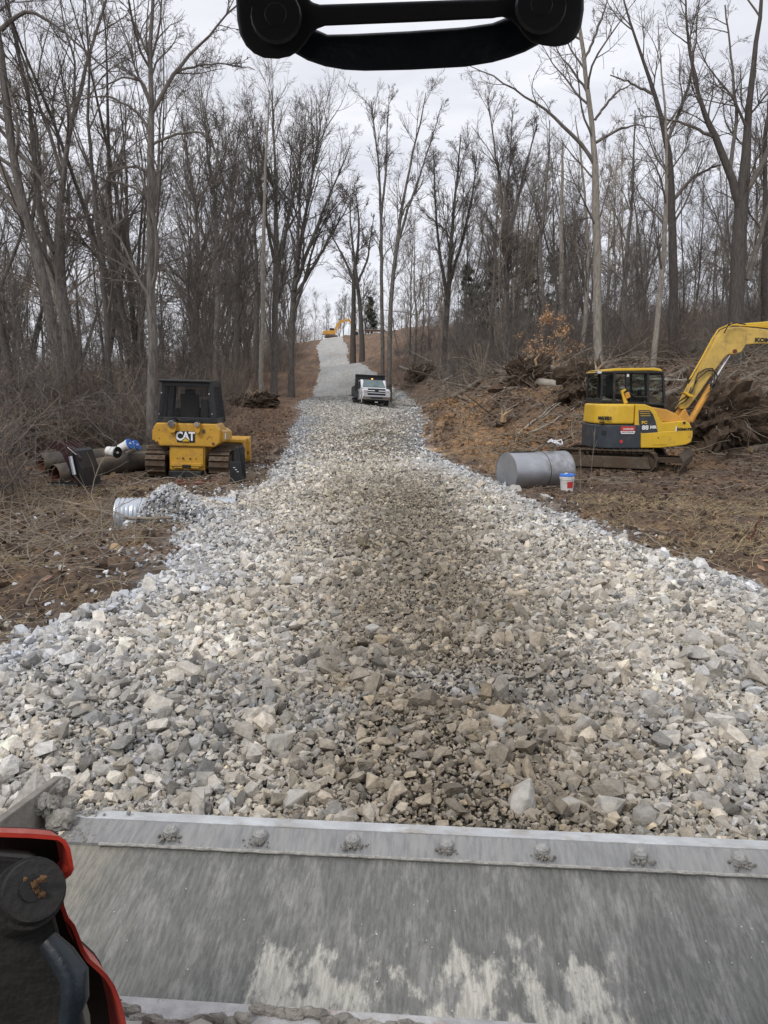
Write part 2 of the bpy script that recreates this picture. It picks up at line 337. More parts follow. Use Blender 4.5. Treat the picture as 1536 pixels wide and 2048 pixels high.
def stone_colour(x, y, size=.1):
    k = len(x) if hasattr(x, '__len__') else 1
    n1 = fbm(x * .55, y * .4, 61); n2 = fbm(x * 1.6, y * 1.2, 62)
    c = np.empty(np.shape(x) + (3,)); c[:] = (.50, .465, .405)                     # pale beige limestone
    wob = (n1 - .5) * 2.2
    cen = .45 + wob * .35 - .012 * y
    trk = np.exp(-((x - cen) / (.95 + .02 * y)) ** 2) * (1 - sstep(14, 21, y))
    c = mixc(c, (.225, .19, .142), np.clip(trk * 1.25 + (n2 - .5) * .9 * (1 - sstep(11, 16, y)), 0, 1) * .92)
    l, r = edges(y)
    sd = np.clip(1 - np.minimum((x - l), (r - x)) / 1.3 + (n1 - .5) * 1.5, 0, 1)
    c = mixc(c, (.43, .445, .465), sd * .85)
    midb = sstep(11, 14, y) * (1 - sstep(30, 45, y)) * np.exp(-((x + .5) / 1.2) ** 2)
    c = mixc(c, (.36, .32, .25), midb * sstep(.4, .6, n2) * .8)
    far = sstep(40, 60, y); c = mixc(c, (.40, .405, .40), far * .8)
    c = mixc(c, (.36, .33, .27), far * sstep(.45, .6, n2) * .5)
    c = mixc(c, (.30, .29, .27), (np.exp(-((y - 4.2) / 1.2) ** 2) * sstep(.48, .62, n2)) * .8)
    return c
# gravel bed sheet
yy = [-6.0]
while yy[-1] < 163.5: yy.append(yy[-1] + .06 + .004 * max(0, yy[-1] - 8))
yy = np.array(yy); l, r = edges(yy); ts = np.linspace(0, 1, 150)
lx = l - .35; rx = r + .35
GX = lx[:, None] + (rx - lx)[:, None] * ts[None, :]; GY = np.repeat(yy[:, None], 150, 1)
GZ = Hg(GX, GY) + (fbm(GX * 9, GY * 9, 71, 3) - .5) * .06
edge = sstep(0, .06, np.minimum(ts, 1 - ts))[None, :]
GZ = GZ * 1.0 - (1 - edge) * .35 - .02
V = np.stack([GX, GY, GZ], -1).reshape(-1, 3); nx = 150; ny = len(yy)
I = (np.arange(ny - 1)[:, None] * nx + np.arange(nx - 1)[None, :]).ravel(); Fq = np.stack([I, I + 1, I + nx + 1, I + nx], -1)
gc = stone_colour(GX, GY); gc = gc * (.30 + .65 * sstep(22, 55, GY))[..., None]  # near bed darkened in colour to paint dark gaps between stones
mr_ = mat('crushed_stone_fines', MUD, .95, var=.35, scale=30, bump=.9, bscale=50, attr=True)
t = mr_.node_tree; n = t.nodes; b = n['Principled BSDF']
vo = n.new('ShaderNodeTexVoronoi'); vo.inputs['Scale'].default_value = 14; t.links.new(n['Texture Coordinate'].outputs['Object'], vo.inputs[0])
bw = n.new('ShaderNodeSeparateColor'); t.links.new(vo.outputs['Color'], bw.inputs[0])
mr = n.new('ShaderNodeMapRange'); mr.inputs[3].default_value = .62; mr.inputs[4].default_value = 1.35; t.links.new(bw.outputs[0], mr.inputs[0])
old = b.inputs['Base Color'].links[0].from_socket
mu = n.new('ShaderNodeVectorMath'); mu.operation = 'SCALE'; t.links.new(old, mu.inputs[0]); t.links.new(mr.outputs[0], mu.inputs['Scale']); t.links.new(mu.outputs[0], b.inputs['Base Color'])
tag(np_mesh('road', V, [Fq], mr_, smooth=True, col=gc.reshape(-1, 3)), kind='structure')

# ------------------------------------------------------------------ stones
def hull(npts, seed, flat=.62):
    r_ = random.Random(seed); bm = bmesh.new()
    for i in range(npts):
        if i < 6: v = Vector(((1 if i & 1 else -1) * r_.uniform(.25, .85), (1 if i & 2 else -1) * r_.uniform(.25, .85), (1 if i & 4 else -1) * r_.uniform(.35, .8)))
        else: v = Vector((r_.gauss(0, 1), r_.gauss(0, 1), r_.gauss(0, 1))).normalized() * r_.uniform(.7, 1.05)
        bm.verts.new(Vector((v.x * 1.2, v.y * .85, v.z * flat)))
    res = bmesh.ops.convex_hull(bm, input=bm.verts)
    bmesh.ops.delete(bm, geom=list({g for g in list(res['geom_interior']) + list(res['geom_unused']) if isinstance(g, bmesh.types.BMVert)}), context='VERTS')
    bm.verts.ensure_lookup_table(); bm.verts.index_update()
    bmesh.ops.triangulate(bm, faces=bm.faces)
    V = np.array([v.co[:] for v in bm.verts]); F = np.array([[v.index for v in f.verts] for f in bm.faces]); bm.free()
    return V, F
HN = [hull(13 + i % 5, i, random.uniform(.5, .95)) for i in range(40)]
HM = [hull(9, 100 + i, random.uniform(.5, .9)) for i in range(24)]
HF = [hull(8, 200 + i, .7) for i in range(8)]
def stones(name, x, y, z, size, hulls, col, m, tilt=.6):
    n = len(x); which = rng.integers(0, len(hulls), n); Vs = []; Fs = []; Cs = []; off = 0
    rz = rng.uniform(0, 2 * np.pi, n); rx = rng.normal(0, tilt, n); ry = rng.normal(0, tilt, n)
    asp = rng.uniform(.75, 1.3, n)
    cz, sz, cx, sx, cy, sy = np.cos(rz), np.sin(rz), np.cos(rx), np.sin(rx), np.cos(ry), np.sin(ry)
    Rm = np.empty((n, 3, 3))
    Rm[:, 0, 0] = cz * cy; Rm[:, 0, 1] = cz * sy * sx - sz * cx; Rm[:, 0, 2] = cz * sy * cx + sz * sx
    Rm[:, 1, 0] = sz * cy; Rm[:, 1, 1] = sz * sy * sx + cz * cx; Rm[:, 1, 2] = sz * sy * cx - cz * sx
    Rm[:, 2, 0] = -sy; Rm[:, 2, 1] = cy * sx; Rm[:, 2, 2] = cy * cx
    pos = np.stack([x, y, z], -1)
    for k, (hv, hf) in enumerate(hulls):
        ix = np.where(which == k)[0]
        if not len(ix): continue
        L = hv[None] * (size[ix, None, None] * .5) * np.stack([asp[ix], 1 / asp[ix], np.ones(len(ix))], -1)[:, None, :]
        W = np.einsum('nij,nkj->nki', Rm[ix], L) + pos[ix, None]
        m_ = len(hv); Vs.append(W.reshape(-1, 3)); Fs.append((hf[None] + (off + np.arange(len(ix)) * m_)[:, None, None]).reshape(-1, 3))
        Cs.append(np.repeat(col[ix], m_, 0)); off += len(ix) * m_
    return np_mesh(name, np.concatenate(Vs), [np.concatenate(Fs)], m, col=np.concatenate(Cs))
def scol(x, y):
    c = stone_colour(x, y); k = rng.normal(.96, .28, len(x))[:, None].clip(.35, 1.7)
    hue = rng.normal(0, .035, len(x))[:, None] * np.array([1, .2, -1.2]); return np.clip(c * 1.08 * k * (1 + hue), .05, .78)
def jgrid(y0, y1, step, xl=None, xr=None, keep=1.0):
    xs = np.arange(-9, 8, step); ys_ = np.arange(y0, y1, step); A, B_ = np.meshgrid(xs, ys_)
    A = (A + rng.uniform(-.55, .55, A.shape) * step).ravel(); B_ = (B_ + rng.uniform(-.55, .55, B_.shape) * step).ravel()
    k = (np.abs(A) < .56 * B_ + 1.2) & (rng.uniform(0, 1, len(A)) < keep); return A[k], B_[k]
def onr(x, y, soft=.25):
    d = onroad(x, y) + np.where(np.abs(y - 13.2) < 1.1, .35, 0); return rng.uniform(-soft, soft * .4, len(x)) < d
def gravel(label, y0, y1, step, smin, smed, hulls, layers):
    xs = []; ysl = []; zs = []; ss = []
    for stp, med, sig, lift, keep in layers:
        a, b_ = jgrid(y0, y1, stp, keep=keep); k = onr(a, b_) ; a = a[k]; b_ = b_[k]
        s = np.clip(med * np.exp(rng.normal(0, sig, len(a))), smin, .26)
        fine = np.exp(-((a - .55) / .8) ** 2) * .3 * (fbm(a, b_, 91) > .5) ; s = s * (1 - fine)
        xs.append(a); ysl.append(b_); ss.append(s); zs.append(Hg(a, b_) + s * lift + rng.uniform(-.01, .015, len(a)))
    x = np.concatenate(xs); y = np.concatenate(ysl); z = np.concatenate(zs); s = np.concatenate(ss)
    tag(stones('gravel', x, y, z, s, hulls, scol(x, y), M['stone']), label, 'gravel', kind='stuff')
gravel('coarse crushed limestone in front of the loader bucket', 1.9, 9.0, .07, .03, .1, HN, [(.036, .041, .38, .10, 1), (.048, .052, .40, .30, .85), (.17, .095, .30, .34, .8), (.031, .020, .35, .18, .7)])
gravel('pale crushed limestone along the middle stretch of the road', 9.0, 22.0, .08, .04, .1, HM, [(.050, .050, .34, .12, 1), (.060, .060, .36, .28, .8), (.26, .105, .28, .34, .6)])
gravel('fine looking crushed stone on the road up to the parked truck', 22.0, 66.0, .2, .06, .1, HF, [(.13, .105, .3, .14, .9)])
# spilled stones beyond the gravel edge
a, b_ = jgrid(3, 24, .10, keep=1); d_ = onroad(a, b_)
k = (d_ < 0) & (rng.uniform(0, 1, len(a)) < np.exp(d_ * np.where(a < 0, .85, 3.2)) * .6 * (fbm(a * 1.5, b_ * 1.5, 13) > .45)); a = a[k]; b_ = b_[k]
s = .06 * np.exp(rng.normal(0, .3, len(a)))
tag(stones('scattered_gravel', a, b_, H(a, b_) + s * .15, s, HM, scol(a, b_) * .95, M['stone']), 'loose pale stones spilled on the mud beside the road', 'gravel', kind='stuff')
# clods of soil
a = rng.uniform(-13, 15, 60000); b_ = rng.uniform(5, 36, 60000); d_ = onroad(a, b_)
k = (d_ < -.1) & (fbm(a * .8, b_ * .8, 14) > .36) & (np.abs(a) < .55 * b_ + 1) & (rng.uniform(0, 1, len(a)) < .75); a = a[k]; b_ = b_[k]
s = (.06 + .05 * sstep(22, 28, b_)) * np.exp(rng.normal(0, .5, len(a))); cc = ground_colour(a, b_) * rng.uniform(.6, 1.5, len(a))[:, None]
msoil = mat('soil_clod', MUD, .98, var=.4, scale=12, bump=.8, bscale=40, attr=True)
tag(stones('soil_clods', a, b_, H(a, b_) + s * .1, s, HF, cc, msoil, .9), 'brown clods and crumbs of churned soil on both verges', 'soil', kind='stuff')

# ------------------------------------------------------------------ tubes for plants
def tubes_np(sets):
    """sets: list of (pts (N,K,3), rad (N,K), sides) -> V, F"""
    Vs = []; Fs = []; off = 0
    for pts, rad, S in sets:
        if not len(pts): continue
        Nn, K, _ = pts.shape
        T = np.empty_like(pts); T[:, 1:-1] = pts[:, 2:] - pts[:, :-2]; T[:, 0] = pts[:, 1] - pts[:, 0]; T[:, -1] = pts[:, -1] - pts[:, -2]
        T /= np.linalg.norm(T, axis=-1, keepdims=True) + 1e-9
        m0 = T.mean(1, keepdims=True); ref = np.where(np.abs(m0[..., 2:3]) > .75, np.array([1., 0, 0]), np.array([0, 0, 1.]))
        A = np.cross(T, np.broadcast_to(ref, T.shape)); A /= np.linalg.norm(A, axis=-1, keepdims=True) + 1e-9; Bv = np.cross(T, A)
        an = np.arange(S) * 2 * np.pi / S
        ring = pts[:, :, None, :] + rad[:, :, None, None] * (A[:, :, None, :] * np.cos(an)[None, None, :, None] + Bv[:, :, None, :] * np.sin(an)[None, None, :, None])
        Vs.append(ring.reshape(-1, 3))
        base = off + (np.arange(Nn)[:, None, None] * K + np.arange(K - 1)[None, :, None]) * S; k = np.arange(S)[None, None, :]; k2 = (k + 1) % S
        Fs.append(np.stack([base + k, base + k2, base + S + k2, base + S + k], -1).reshape(-1, 4)); off += Nn * K * S
    return np.concatenate(Vs), [np.concatenate(Fs)]
def unit(v): return v / (np.linalg.norm(v, axis=-1, keepdims=True) + 1e-9)
def grow(pts, rad, g, per, t0, t1, lr, ang, K, wander, up, rr=.6, rmin=.004, tip=.35, abslen=None, decay=.55, rmax=9):
    Nn, Kp, _ = pts.shape
    cnt = np.maximum(0, np.round(per * g.uniform(.7, 1.3, Nn))).astype(int); idx = np.repeat(np.arange(Nn), cnt); n = len(idx)
    t = g.uniform(t0, t1, n); f = t * (Kp - 1); i0 = np.minimum(f.astype(int), Kp - 2); fr = (f - i0)[:, None]
    p = pts[idx, i0] * (1 - fr) + pts[idx, i0 + 1] * fr; d = unit(pts[idx, i0 + 1] - pts[idx, i0]); r0 = rad[idx, i0] * (1 - fr[:, 0]) + rad[idx, i0 + 1] * fr[:, 0]
    Lp = np.linalg.norm(pts[:, 1:] - pts[:, :-1], axis=-1).sum(1)[idx] if abslen is None else np.full(n, abslen)
    Ln = Lp * lr * g.uniform(.6, 1.25, n) * (1 - decay * t)
    rv = unit(g.normal(size=(n, 3))); side = unit(rv - d * (rv * d).sum(-1, keepdims=True)); a = ang * g.uniform(.65, 1.3, n)
    dd = d * np.cos(a)[:, None] + side * np.sin(a)[:, None]
    out = np.empty((n, K, 3)); out[:, 0] = p; w_ = g.normal(0, wander, (n, 3))
    for k in range(1, K):
        w_ = w_ * .5 + g.normal(0, wander, (n, 3)); dd = unit(dd + w_ + np.array([0, 0, up])); out[:, k] = out[:, k - 1] + dd * (Ln / (K - 1))[:, None]
    rc = np.clip(np.minimum(r0 * rr, Ln * .0145), rmin, rmax)
    rad2 = rc[:, None] * np.linspace(1, tip, K)[None, :]
    return out, rad2
def crown(trunks, g, dens=1.0, limb=(12, .35, .98, .42, .75), up=.07, wander=.095, tw=.006, reach=None, levels=4, t2=(8, .60), t3=(7, .55), t4=(3, .55)):
    """trunks: (pts, rad). returns sets for the crown"""
    sets = []; P0, R0 = trunks
    L1 = grow(P0, R0, g, limb[0] * dens, limb[1], limb[2], limb[3], limb[4], 9, wander, up, .62, .012, .25)
    L2 = grow(*L1, g, t2[0] * dens, .15, .98, t2[1], .7, 6, wander * 1.1, up * .8, .6, tw * 1.5, .4)
    L3 = grow(*L2, g, t3[0] * dens, .1, .98, t3[1], .65, 4, wander * 1.2, up * .5, .6, tw, .6)
    sets = [(*L1, 6), (*L2, 4), (*L3, 3)]
    if levels > 3:
        L4 = grow(*L3, g, t4[0] * dens, .15, 1, t4[1], .6, 3, wander * 1.2, up * .4, .7, tw * .8, .7); sets.append((*L4, 3))
    return sets
def stem(g, h, r0, K=14, lean=.02, wob=.03, flare=1.5):
    p = np.zeros((1, K, 3)); dd = np.array([g.normal(0, lean), g.normal(0, lean), 1.]); 
    for k in range(1, K):
        dd = unit(dd + np.array([g.normal(0, wob), g.normal(0, wob), .06])); p[0, k] = p[0, k - 1] + dd * h / (K - 1)
    tt = np.linspace(0, 1, K); r = r0 * (1 - .88 * tt) ; r[0] *= flare; r[1] *= 1.08
    return p, r[None]
def tree_proto(seed, kind):
    g = np.random.default_rng(seed)
    if kind == 'tall':
        h = g.uniform(17, 21); T = stem(g, h, g.uniform(.11, .17)); cr_ = crown(T, g, 1.0, (20, .22, .98, .28, .6), up=.10, tw=.0065)
        return [(*T, 9)], cr_, h
    if kind == 'fan':
        h = g.uniform(9, 11); T = stem(g, h * .45, .21, K=8); sub = grow(*T, g, 7, .4, 1, 3.3, .30, 14, .035, .05, .72, .03, .12, decay=.1); sub = (sub[0], np.clip(sub[1] * 2.0, .01, .13))
        cr_ = crown(sub, g, .9, (8, .25, .98, .30, .45), up=.11, tw=.0065, t2=(7, .6), t3=(6, .55)); return [(*T, 9), (*sub, 7)], cr_, 20
    if kind == 'spread':
        h = g.uniform(15, 18); T = stem(g, h, g.uniform(.14, .2), wob=.05); cr_ = crown(T, g, 1.0, (13, .3, .95, .42, .95), up=.05, wander=.17, tw=.0065); return [(*T, 9)], cr_, h
    if kind == 'slim':
        h = g.uniform(13, 17); T = stem(g, h, g.uniform(.05, .08), lean=.05, wob=.04); cr_ = crown(T, g, .9, (22, .12, .98, .22, .6), up=.1, tw=.006, levels=3, t2=(8, .6), t3=(7, .6)); return [(*T, 6)], cr_, h
    if kind == 'sapling':
        h = g.uniform(4.5, 8); T = stem(g, h, g.uniform(.022, .04), lean=.09, wob=.06, K=9); cr_ = crown(T, g, .9, (18, .08, .95, .38, .7), up=.07, tw=.005, levels=3, t2=(7, .6), t3=(6, .6)); return [(*T, 5)], cr_, h
protos = {}
for kind, nn in (('tall', 5), ('fan', 4), ('spread', 4), ('slim', 4), ('sapling', 5)):
    protos[kind] = []
    for i in range(nn):
        tr, cw, h = tree_proto(300 + 17 * i + len(kind) * 7, kind)
        mt = bpy.data.meshes.new
        protos[kind].append((tr, cw, h))
mesh_cache = {}
def place_tree(kind, i, x, y, sc, rz, label, group, name='bare_tree', bark='bark', lean=0, cat='tree'):
    key = (kind, i, bark)
    root = empty(name, (x, y, float(H(np.array([x]), np.array([y]))[0]) - .15), rz, lean); root.scale = (sc, sc, sc)
    if key not in mesh_cache:
        tr, cw, h = protos[kind][i]; V, F = tubes_np(tr); a = np_mesh('trunk', V, F, M[bark], root, smooth=True)
        V, F = tubes_np(cw); b2 = np_mesh('crown', V, F, M['twig'] if bark != 'bark_pale' else M['twig_pale'], root)
        mesh_cache[key] = (a.data, b2.data)
    else:
        a, b2 = mesh_cache[key]; link(bpy.data.objects.new('trunk', a), root); link(bpy.data.objects.new('crown', b2), root)
    return tag(root, label, cat, group)
def hero(name, label, Yd, trunks, limbs, bark='bark', seed=1, dens=1.0, limb=(12, .3, .98, .3, .7), up=.06, tw=.0055, spread=.0, base=True, group=None):
    """trunks/limbs: lists of [(u,v,px diameter[,dY]) ...] traced at distance Yd; becomes real round branches around that distance"""
    g = np.random.default_rng(seed)
    def conv(lst, K, root=False, w0=0):
        A = []; Rr = []
        for pl in lst:
            dz = g.uniform(-1, 1)
            pp = []; rr = []
            for j, q in enumerate(pl):
                yq = Yd + (q[3] if len(q) > 3 else dz * spread * j)
                p = P(q[0], q[1], yq); pp.append(p); rr.append(q[2] * yq / FPX / 2 * (.84 if j < len(pl) * .4 else .68))
            pp = np.array(pp); rr = np.array(rr)
            if root and base and pl[0][1] > 640:
                zb = gz(pp[0, 0], pp[0, 1]) - .25
                if zb < pp[0, 2] - .2: pp = np.vstack([[pp[0, 0], pp[0, 1], zb], pp]); rr = np.append(rr[0] * 1.35, rr)
                else: pp[0, 2] = zb
            s = np.append(0, np.cumsum(np.linalg.norm(np.diff(pp, axis=0), axis=1))); tt = np.linspace(0, s[-1], K)
            # smooth resample
            Q = np.stack([np.interp(tt, s, pp[:, c]) for c in range(3)], -1); r_ = np.interp(tt, s, rr)
            Qs = Q.copy(); Qs[1:-1] = .25 * Q[:-2] + .5 * Q[1:-1] + .25 * Q[2:]
            Qs[1:-1] += g.normal(0, .02, Qs[1:-1].shape); Q = Qs
            A.append(Q); Rr.append(r_)
        return np.array(A), np.array(Rr)
    T = conv(trunks, 22, True); o = T[0][0, 0].copy()
    sets_t = [(T[0] - o, T[1], 10)]
    allp, allr = T
    if limbs:
        Lm = conv(limbs, 14); sets_c = [(Lm[0] - o, Lm[1], 8)]
    else: Lm = None; sets_c = []
    sets_c += crown((T[0] - o, T[1]), g, dens, limb, up=up, tw=tw)
    if Lm is not None: sets_c += crown((Lm[0] - o, Lm[1]), g, dens * .7, (limb[0], .15, .98, .4, .7), up=up, tw=tw)
    root = empty(name, o)
    V, F = tubes_np(sets_t); np_mesh('trunk', V, F, M[bark], root, smooth=True)
    V, F = tubes_np(sets_c); np_mesh('crown', V, F, M['twig'], root)
    return tag(root, label, 'tree', group)

# ------------------------------------------------------------------ traced trees
hero('bare_tree', 'big grey tree at the left edge, leaning left with its top out of frame', 29, [[(128, 800, 28), (112, 700, 25), (95, 600, 24), (75, 510, 23), (48, 410, 22), (22, 290, 22), (6, 160, 20), (-8, 20, 17), (-25, -160, 12), (-40, -330, 5)]],
     [[(20, 285, 12), (60, 330, 9), (110, 400, 6), (160, 430, 3)], [(2, 60, 11), (40, 25, 9), (60, 20, 8), (110, 50, 6), (180, 110, 5), (230, 155, 3)], [(30, 340, 9), (-40, 280, 7), (-100, 200, 4)]], seed=11)
hero('bare_tree', 'leaning pale trunk crossing behind the leftmost tree', 31, [[(152, 790, 24), (140, 720, 23), (122, 610, 22), (100, 540, 21), (60, 455, 22), (25, 375, 20), (-12, 315, 18), (-70, 210, 14), (-120, 60, 8)]], [[(60, 455, 10), (82, 350, 8), (70, 240, 6), (30, 110, 4)]], bark='bark_pale', seed=12, dens=.8)
hero('bare_tree', 'forked grey tree at left whose trunk splits low into two tall limbs', 30, [[(148, 800, 25), (138, 690, 24), (126, 600, 23), (112, 505, 24), (121, 440, 17), (124, 360, 15), (138, 270, 13), (160, 190, 11), (180, 90, 8), (214, 10, 6), (235, -120, 3)],
     [(112, 505, 17), (90, 470, 14), (76, 400, 13), (68, 310, 12), (60, 210, 10), (35, 100, 8), (12, -20, 6), (0, -140, 3)]],
     [[(122, 350, 9), (105, 280, 8), (70, 190, 7), (40, 100, 5), (20, 40, 3)], [(128, 330, 8), (150, 240, 7), (148, 120, 6), (120, 20, 4), (110, -60, 2)], [(125, 440, 8), (190, 430, 6), (250, 395, 4), (290, 380, 2)]], seed=13)
hero('bare_tree', 'straight grey tree standing left of the bulldozer cab, forking high with a long right limb', 25.5, [[(302, 860, 24), (303, 700, 22), (302, 560, 19), (301, 420, 18), (302, 300, 16), (304, 213, 15), (299, 140, 12), (303, 60, 10), (306, -40, 8), (312, -160, 5), (316, -300, 2)]],
     [[(305, 222, 11), (322, 190, 10), (348, 148, 9), (400, 88, 7), (468, 18, 5), (520, -60, 3)], [(302, 280, 8), (286, 235, 7), (262, 215, 6), (215, 190, 5), (160, 200, 3)], [(302, 215, 7), (286, 160, 6), (250, 152, 5), (210, 175, 4), (170, 190, 2)], [(303, 345, 7), (268, 330, 6), (235, 340, 5), (200, 350, 3)], [(352, 145, 6), (395, 130, 5), (440, 128, 4), (510, 140, 2)], [(303, 290, 7), (345, 270, 6), (400, 262, 5), (430, 300, 3)], [(302, 400, 7), (255, 370, 5), (210, 360, 4), (150, 330, 2)], [(296, 110, 6), (280, 70, 5), (255, 20, 4)]], seed=14, dens=.9)
hero('bare_tree', 'thin dark tree between the forked tree and the straight tree at left', 27, [[(222, 820, 15), (215, 690, 14), (208, 560, 13), (196, 440, 12), (186, 350, 10), (176, 240, 8), (178, 140, 6), (170, 20, 4), (168, -60, 2)]], [[(190, 400, 6), (230, 330, 5), (260, 250, 3)]], seed=15, bark='bark_dark')
hero('bare_tree', 'dark leaning tree behind the brush at far left', 32, [[(30, 800, 17), (10, 690, 16), (-20, 560, 14), (-60, 400, 11), (-90, 230, 7)]], [[(-10, 600, 9), (40, 480, 7), (60, 380, 5), (110, 300, 3)]], seed=16, bark='bark_dark')
hero('bare_tree', 'pale slender straight trunk at the front edge of the left woods', 50, [[(522, 765, 11), (525, 640, 10), (527, 480, 9), (530, 360, 7), (536, 240, 5), (540, 180, 2)]], [], bark='bark_pale', seed=17, dens=.6, limb=(8, .6, .98, .18, .5), tw=.010)
FAN = [(452, 60), (476, 52), (560, 63), (598, 70), (430, 48), (500, 66)]
fl = ['broad fan-shaped tree third from the road in the left row', 'many-stemmed fan-shaped tree behind the bulldozer cab', 'tall fan-topped tree nearest the gap of sky, left of the road', 'leaning fan-topped tree whose limbs hang over the road gap', 'dark many-limbed tree just right of the straight grey tree', 'thin fan-shaped tree half hidden in the middle of the left row']
fan_trunks = [
 (57, [[(470, 760, 17), (474, 640, 16), (478, 560, 15), (470, 470, 11), (452, 380, 8), (430, 300, 5), (415, 240, 2)], [(478, 570, 11), (492, 470, 9), (500, 380, 7), (505, 290, 5), (510, 220, 2)]]),
 (52, [[(432, 770, 18), (434, 640, 17), (436, 520, 15), (430, 400, 11), (415, 300, 8), (405, 210, 4), (400, 150, 2)], [(436, 520, 11), (455, 410, 8), (470, 320, 6), (480, 240, 3)], [(434, 560, 10), (400, 450, 8), (380, 350, 6), (365, 270, 3)]]),
 (60, [[(548, 750, 21), (550, 640, 20), (552, 560, 18), (553, 470, 15), (552, 380, 12), (548, 290, 8), (545, 220, 5), (544, 175, 2)], [(552, 560, 12), (575, 450, 10), (592, 360, 8), (605, 280, 5), (615, 210, 2)], [(552, 540, 11), (530, 430, 9), (515, 330, 7), (505, 250, 4)]]),
 (66, [[(582, 740, 20), (584, 640, 19), (590, 560, 17), (605, 460, 14), (622, 370, 10), (635, 290, 7), (645, 220, 3)], [(588, 580, 13), (620, 490, 11), (655, 400, 8), (685, 330, 5), (705, 280, 2)], [(592, 550, 11), (598, 430, 9), (600, 330, 6), (600, 240, 3)], [(586, 600, 11), (640, 510, 9), (680, 440, 6), (710, 390, 2)]]),
 (45, [[(385, 780, 17), (388, 640, 16), (398, 520, 14), (392, 420, 10), (375, 310, 7), (362, 220, 3)], [(395, 540, 11), (425, 440, 8), (432, 330, 6), (440, 250, 3)]]),
 (70, [[(515, 745, 13), (514, 620, 12), (512, 500, 10), (505, 400, 7), (498, 310, 5), (492, 240, 2)]])]
for i, (yd, trk) in enumerate(fan_trunks):
    trk = [[(q[0], q[1], q[2] * .74) for q in pl] for pl in trk]
    hero('bare_tree', fl[i], yd, trk, [], seed=20 + i, dens=1.0, limb=(17, .25, .98, .42, .42), up=.085, tw=.0065, spread=.35)
hero('bare_tree', 'slender tree directly behind the dump truck, its top fanning out over the road', 63, [[(765, 752, 10), (764, 640, 9), (763, 520, 8), (762, 420, 8), (758, 330, 6), (748, 250, 4), (742, 200, 2)], [(763, 430, 6), (772, 340, 5), (775, 250, 3), (778, 190, 2)]], [], seed=31, dens=.9, limb=(14, .3, .98, .24, .38), up=.11, tw=.0075, bark='bark')
hero('bare_tree', 'tall twin of the slender tree behind the truck, curving right to a wide fan', 61.5, [[(778, 752, 12), (780, 650, 11), (784, 570, 10), (795, 480, 9), (806, 400, 8), (822, 320, 6), (842, 240, 4), (852, 185, 2)], [(792, 500, 7), (812, 430, 6), (840, 350, 5), (866, 270, 3), (884, 210, 2)]], [], seed=32, dens=1.0, limb=(15, .3, .98, .26, .38), up=.11, tw=.0075)
hero('bare_tree', 'dark leaning trunk in the middle of the road gap beyond the truck', 100, [[(706, 676, 13), (708, 610, 11), (706, 560, 9), (716, 500, 8), (718, 440, 6), (712, 390, 3)], [(706, 560, 7), (690, 520, 5), (668, 480, 4), (650, 440, 2)]], [], seed=33, dens=1, tw=.016, limb=(10, .3, .98, .3, .6), bark='bark_dark')
hero('bare_tree', 'dark forked trunk right beside the one in the road gap', 98, [[(724, 678, 12), (721, 620, 10), (714, 560, 9), (706, 500, 7), (700, 440, 5), (702, 400, 2)], [(716, 565, 6), (735, 520, 5), (742, 470, 3), (748, 430, 2)]], [], seed=34, dens=1, tw=.016, limb=(10, .3, .98, .3, .6), bark='bark_dark')
hero('bare_tree', 'tall pale grey tree behind the small excavator cab with long left limb', 33, [[(1197, 745, 20), (1196, 640, 19), (1194, 500, 18), (1191, 390, 17), (1187, 290, 15), (1178, 200, 13), (1166, 110, 11), (1156, 40, 9), (1152, -60, 6), (1150, -180, 3)]],
     [[(1190, 330, 9), (1165, 290, 9), (1130, 256, 8), (1085, 212, 7), (1030, 180, 5), (985, 150, 4), (940, 132, 2)], [(1192, 285, 7), (1230, 262, 6), (1270, 248, 4), (1310, 260, 2)], [(1178, 190, 6), (1150, 145, 5), (1118, 110, 3), (1100, 60, 2)], [(1190, 240, 6), (1225, 190, 5), (1260, 170, 3)], [(1168, 120, 6), (1195, 60, 5), (1215, 0, 3)]], seed=41, bark='bark_pale', dens=.75)
hero('bare_tree', 'pale leaning young trunk just right of the excavator cab', 34, [[(1308, 730, 13), (1316, 620, 12), (1326, 520, 11), (1331, 440, 10), (1334, 330, 8), (1330, 220, 6), (1322, 120, 4), (1316, 40, 2)]], [], seed=42, bark='bark_pale', dens=.7)
hero('bare_tree', 'dark tall tree right of the pale leaning trunk with a crooked top', 37, [[(1346, 700, 21), (1347, 560, 20), (1345, 420, 17), (1336, 290, 14), (1322, 230, 12), (1300, 160, 10), (1275, 90, 7), (1250, 10, 5), (1235, -80, 2)]], [[(1336, 280, 8), (1375, 180, 7), (1390, 90, 5), (1400, -10, 3)], [(1345, 400, 9), (1390, 350, 7), (1440, 330, 4)], [(1310, 190, 7), (1270, 170, 5), (1220, 150, 3)]], seed=43, bark='bark_dark', dens=.9)
hero('bare_tree', 'massive dark tree near the right edge with several rising limbs', 36, [[(1472, 690, 34), (1474, 560, 32), (1480, 440, 30), (1488, 350, 24), (1496, 240, 19), (1506, 130, 14), (1520, 30, 10), (1530, -80, 6), (1536, -200, 3)], [(1482, 430, 20), (1455, 330, 17), (1425, 265, 14), (1400, 200, 11), (1380, 110, 8), (1372, 20, 5), (1368, -70, 2)]],
     [[(1484, 400, 14), (1540, 300, 11), (1580, 180, 7), (1600, 60, 4)], [(1460, 340, 10), (1475, 230, 8), (1462, 120, 6), (1450, 10, 4)], [(1430, 275, 8), (1375, 250, 6), (1320, 235, 4), (1280, 230, 2)], [(1495, 560, 14), (1530, 440, 10), (1560, 330, 6)]], seed=44, bark='bark_dark', dens=1.0)
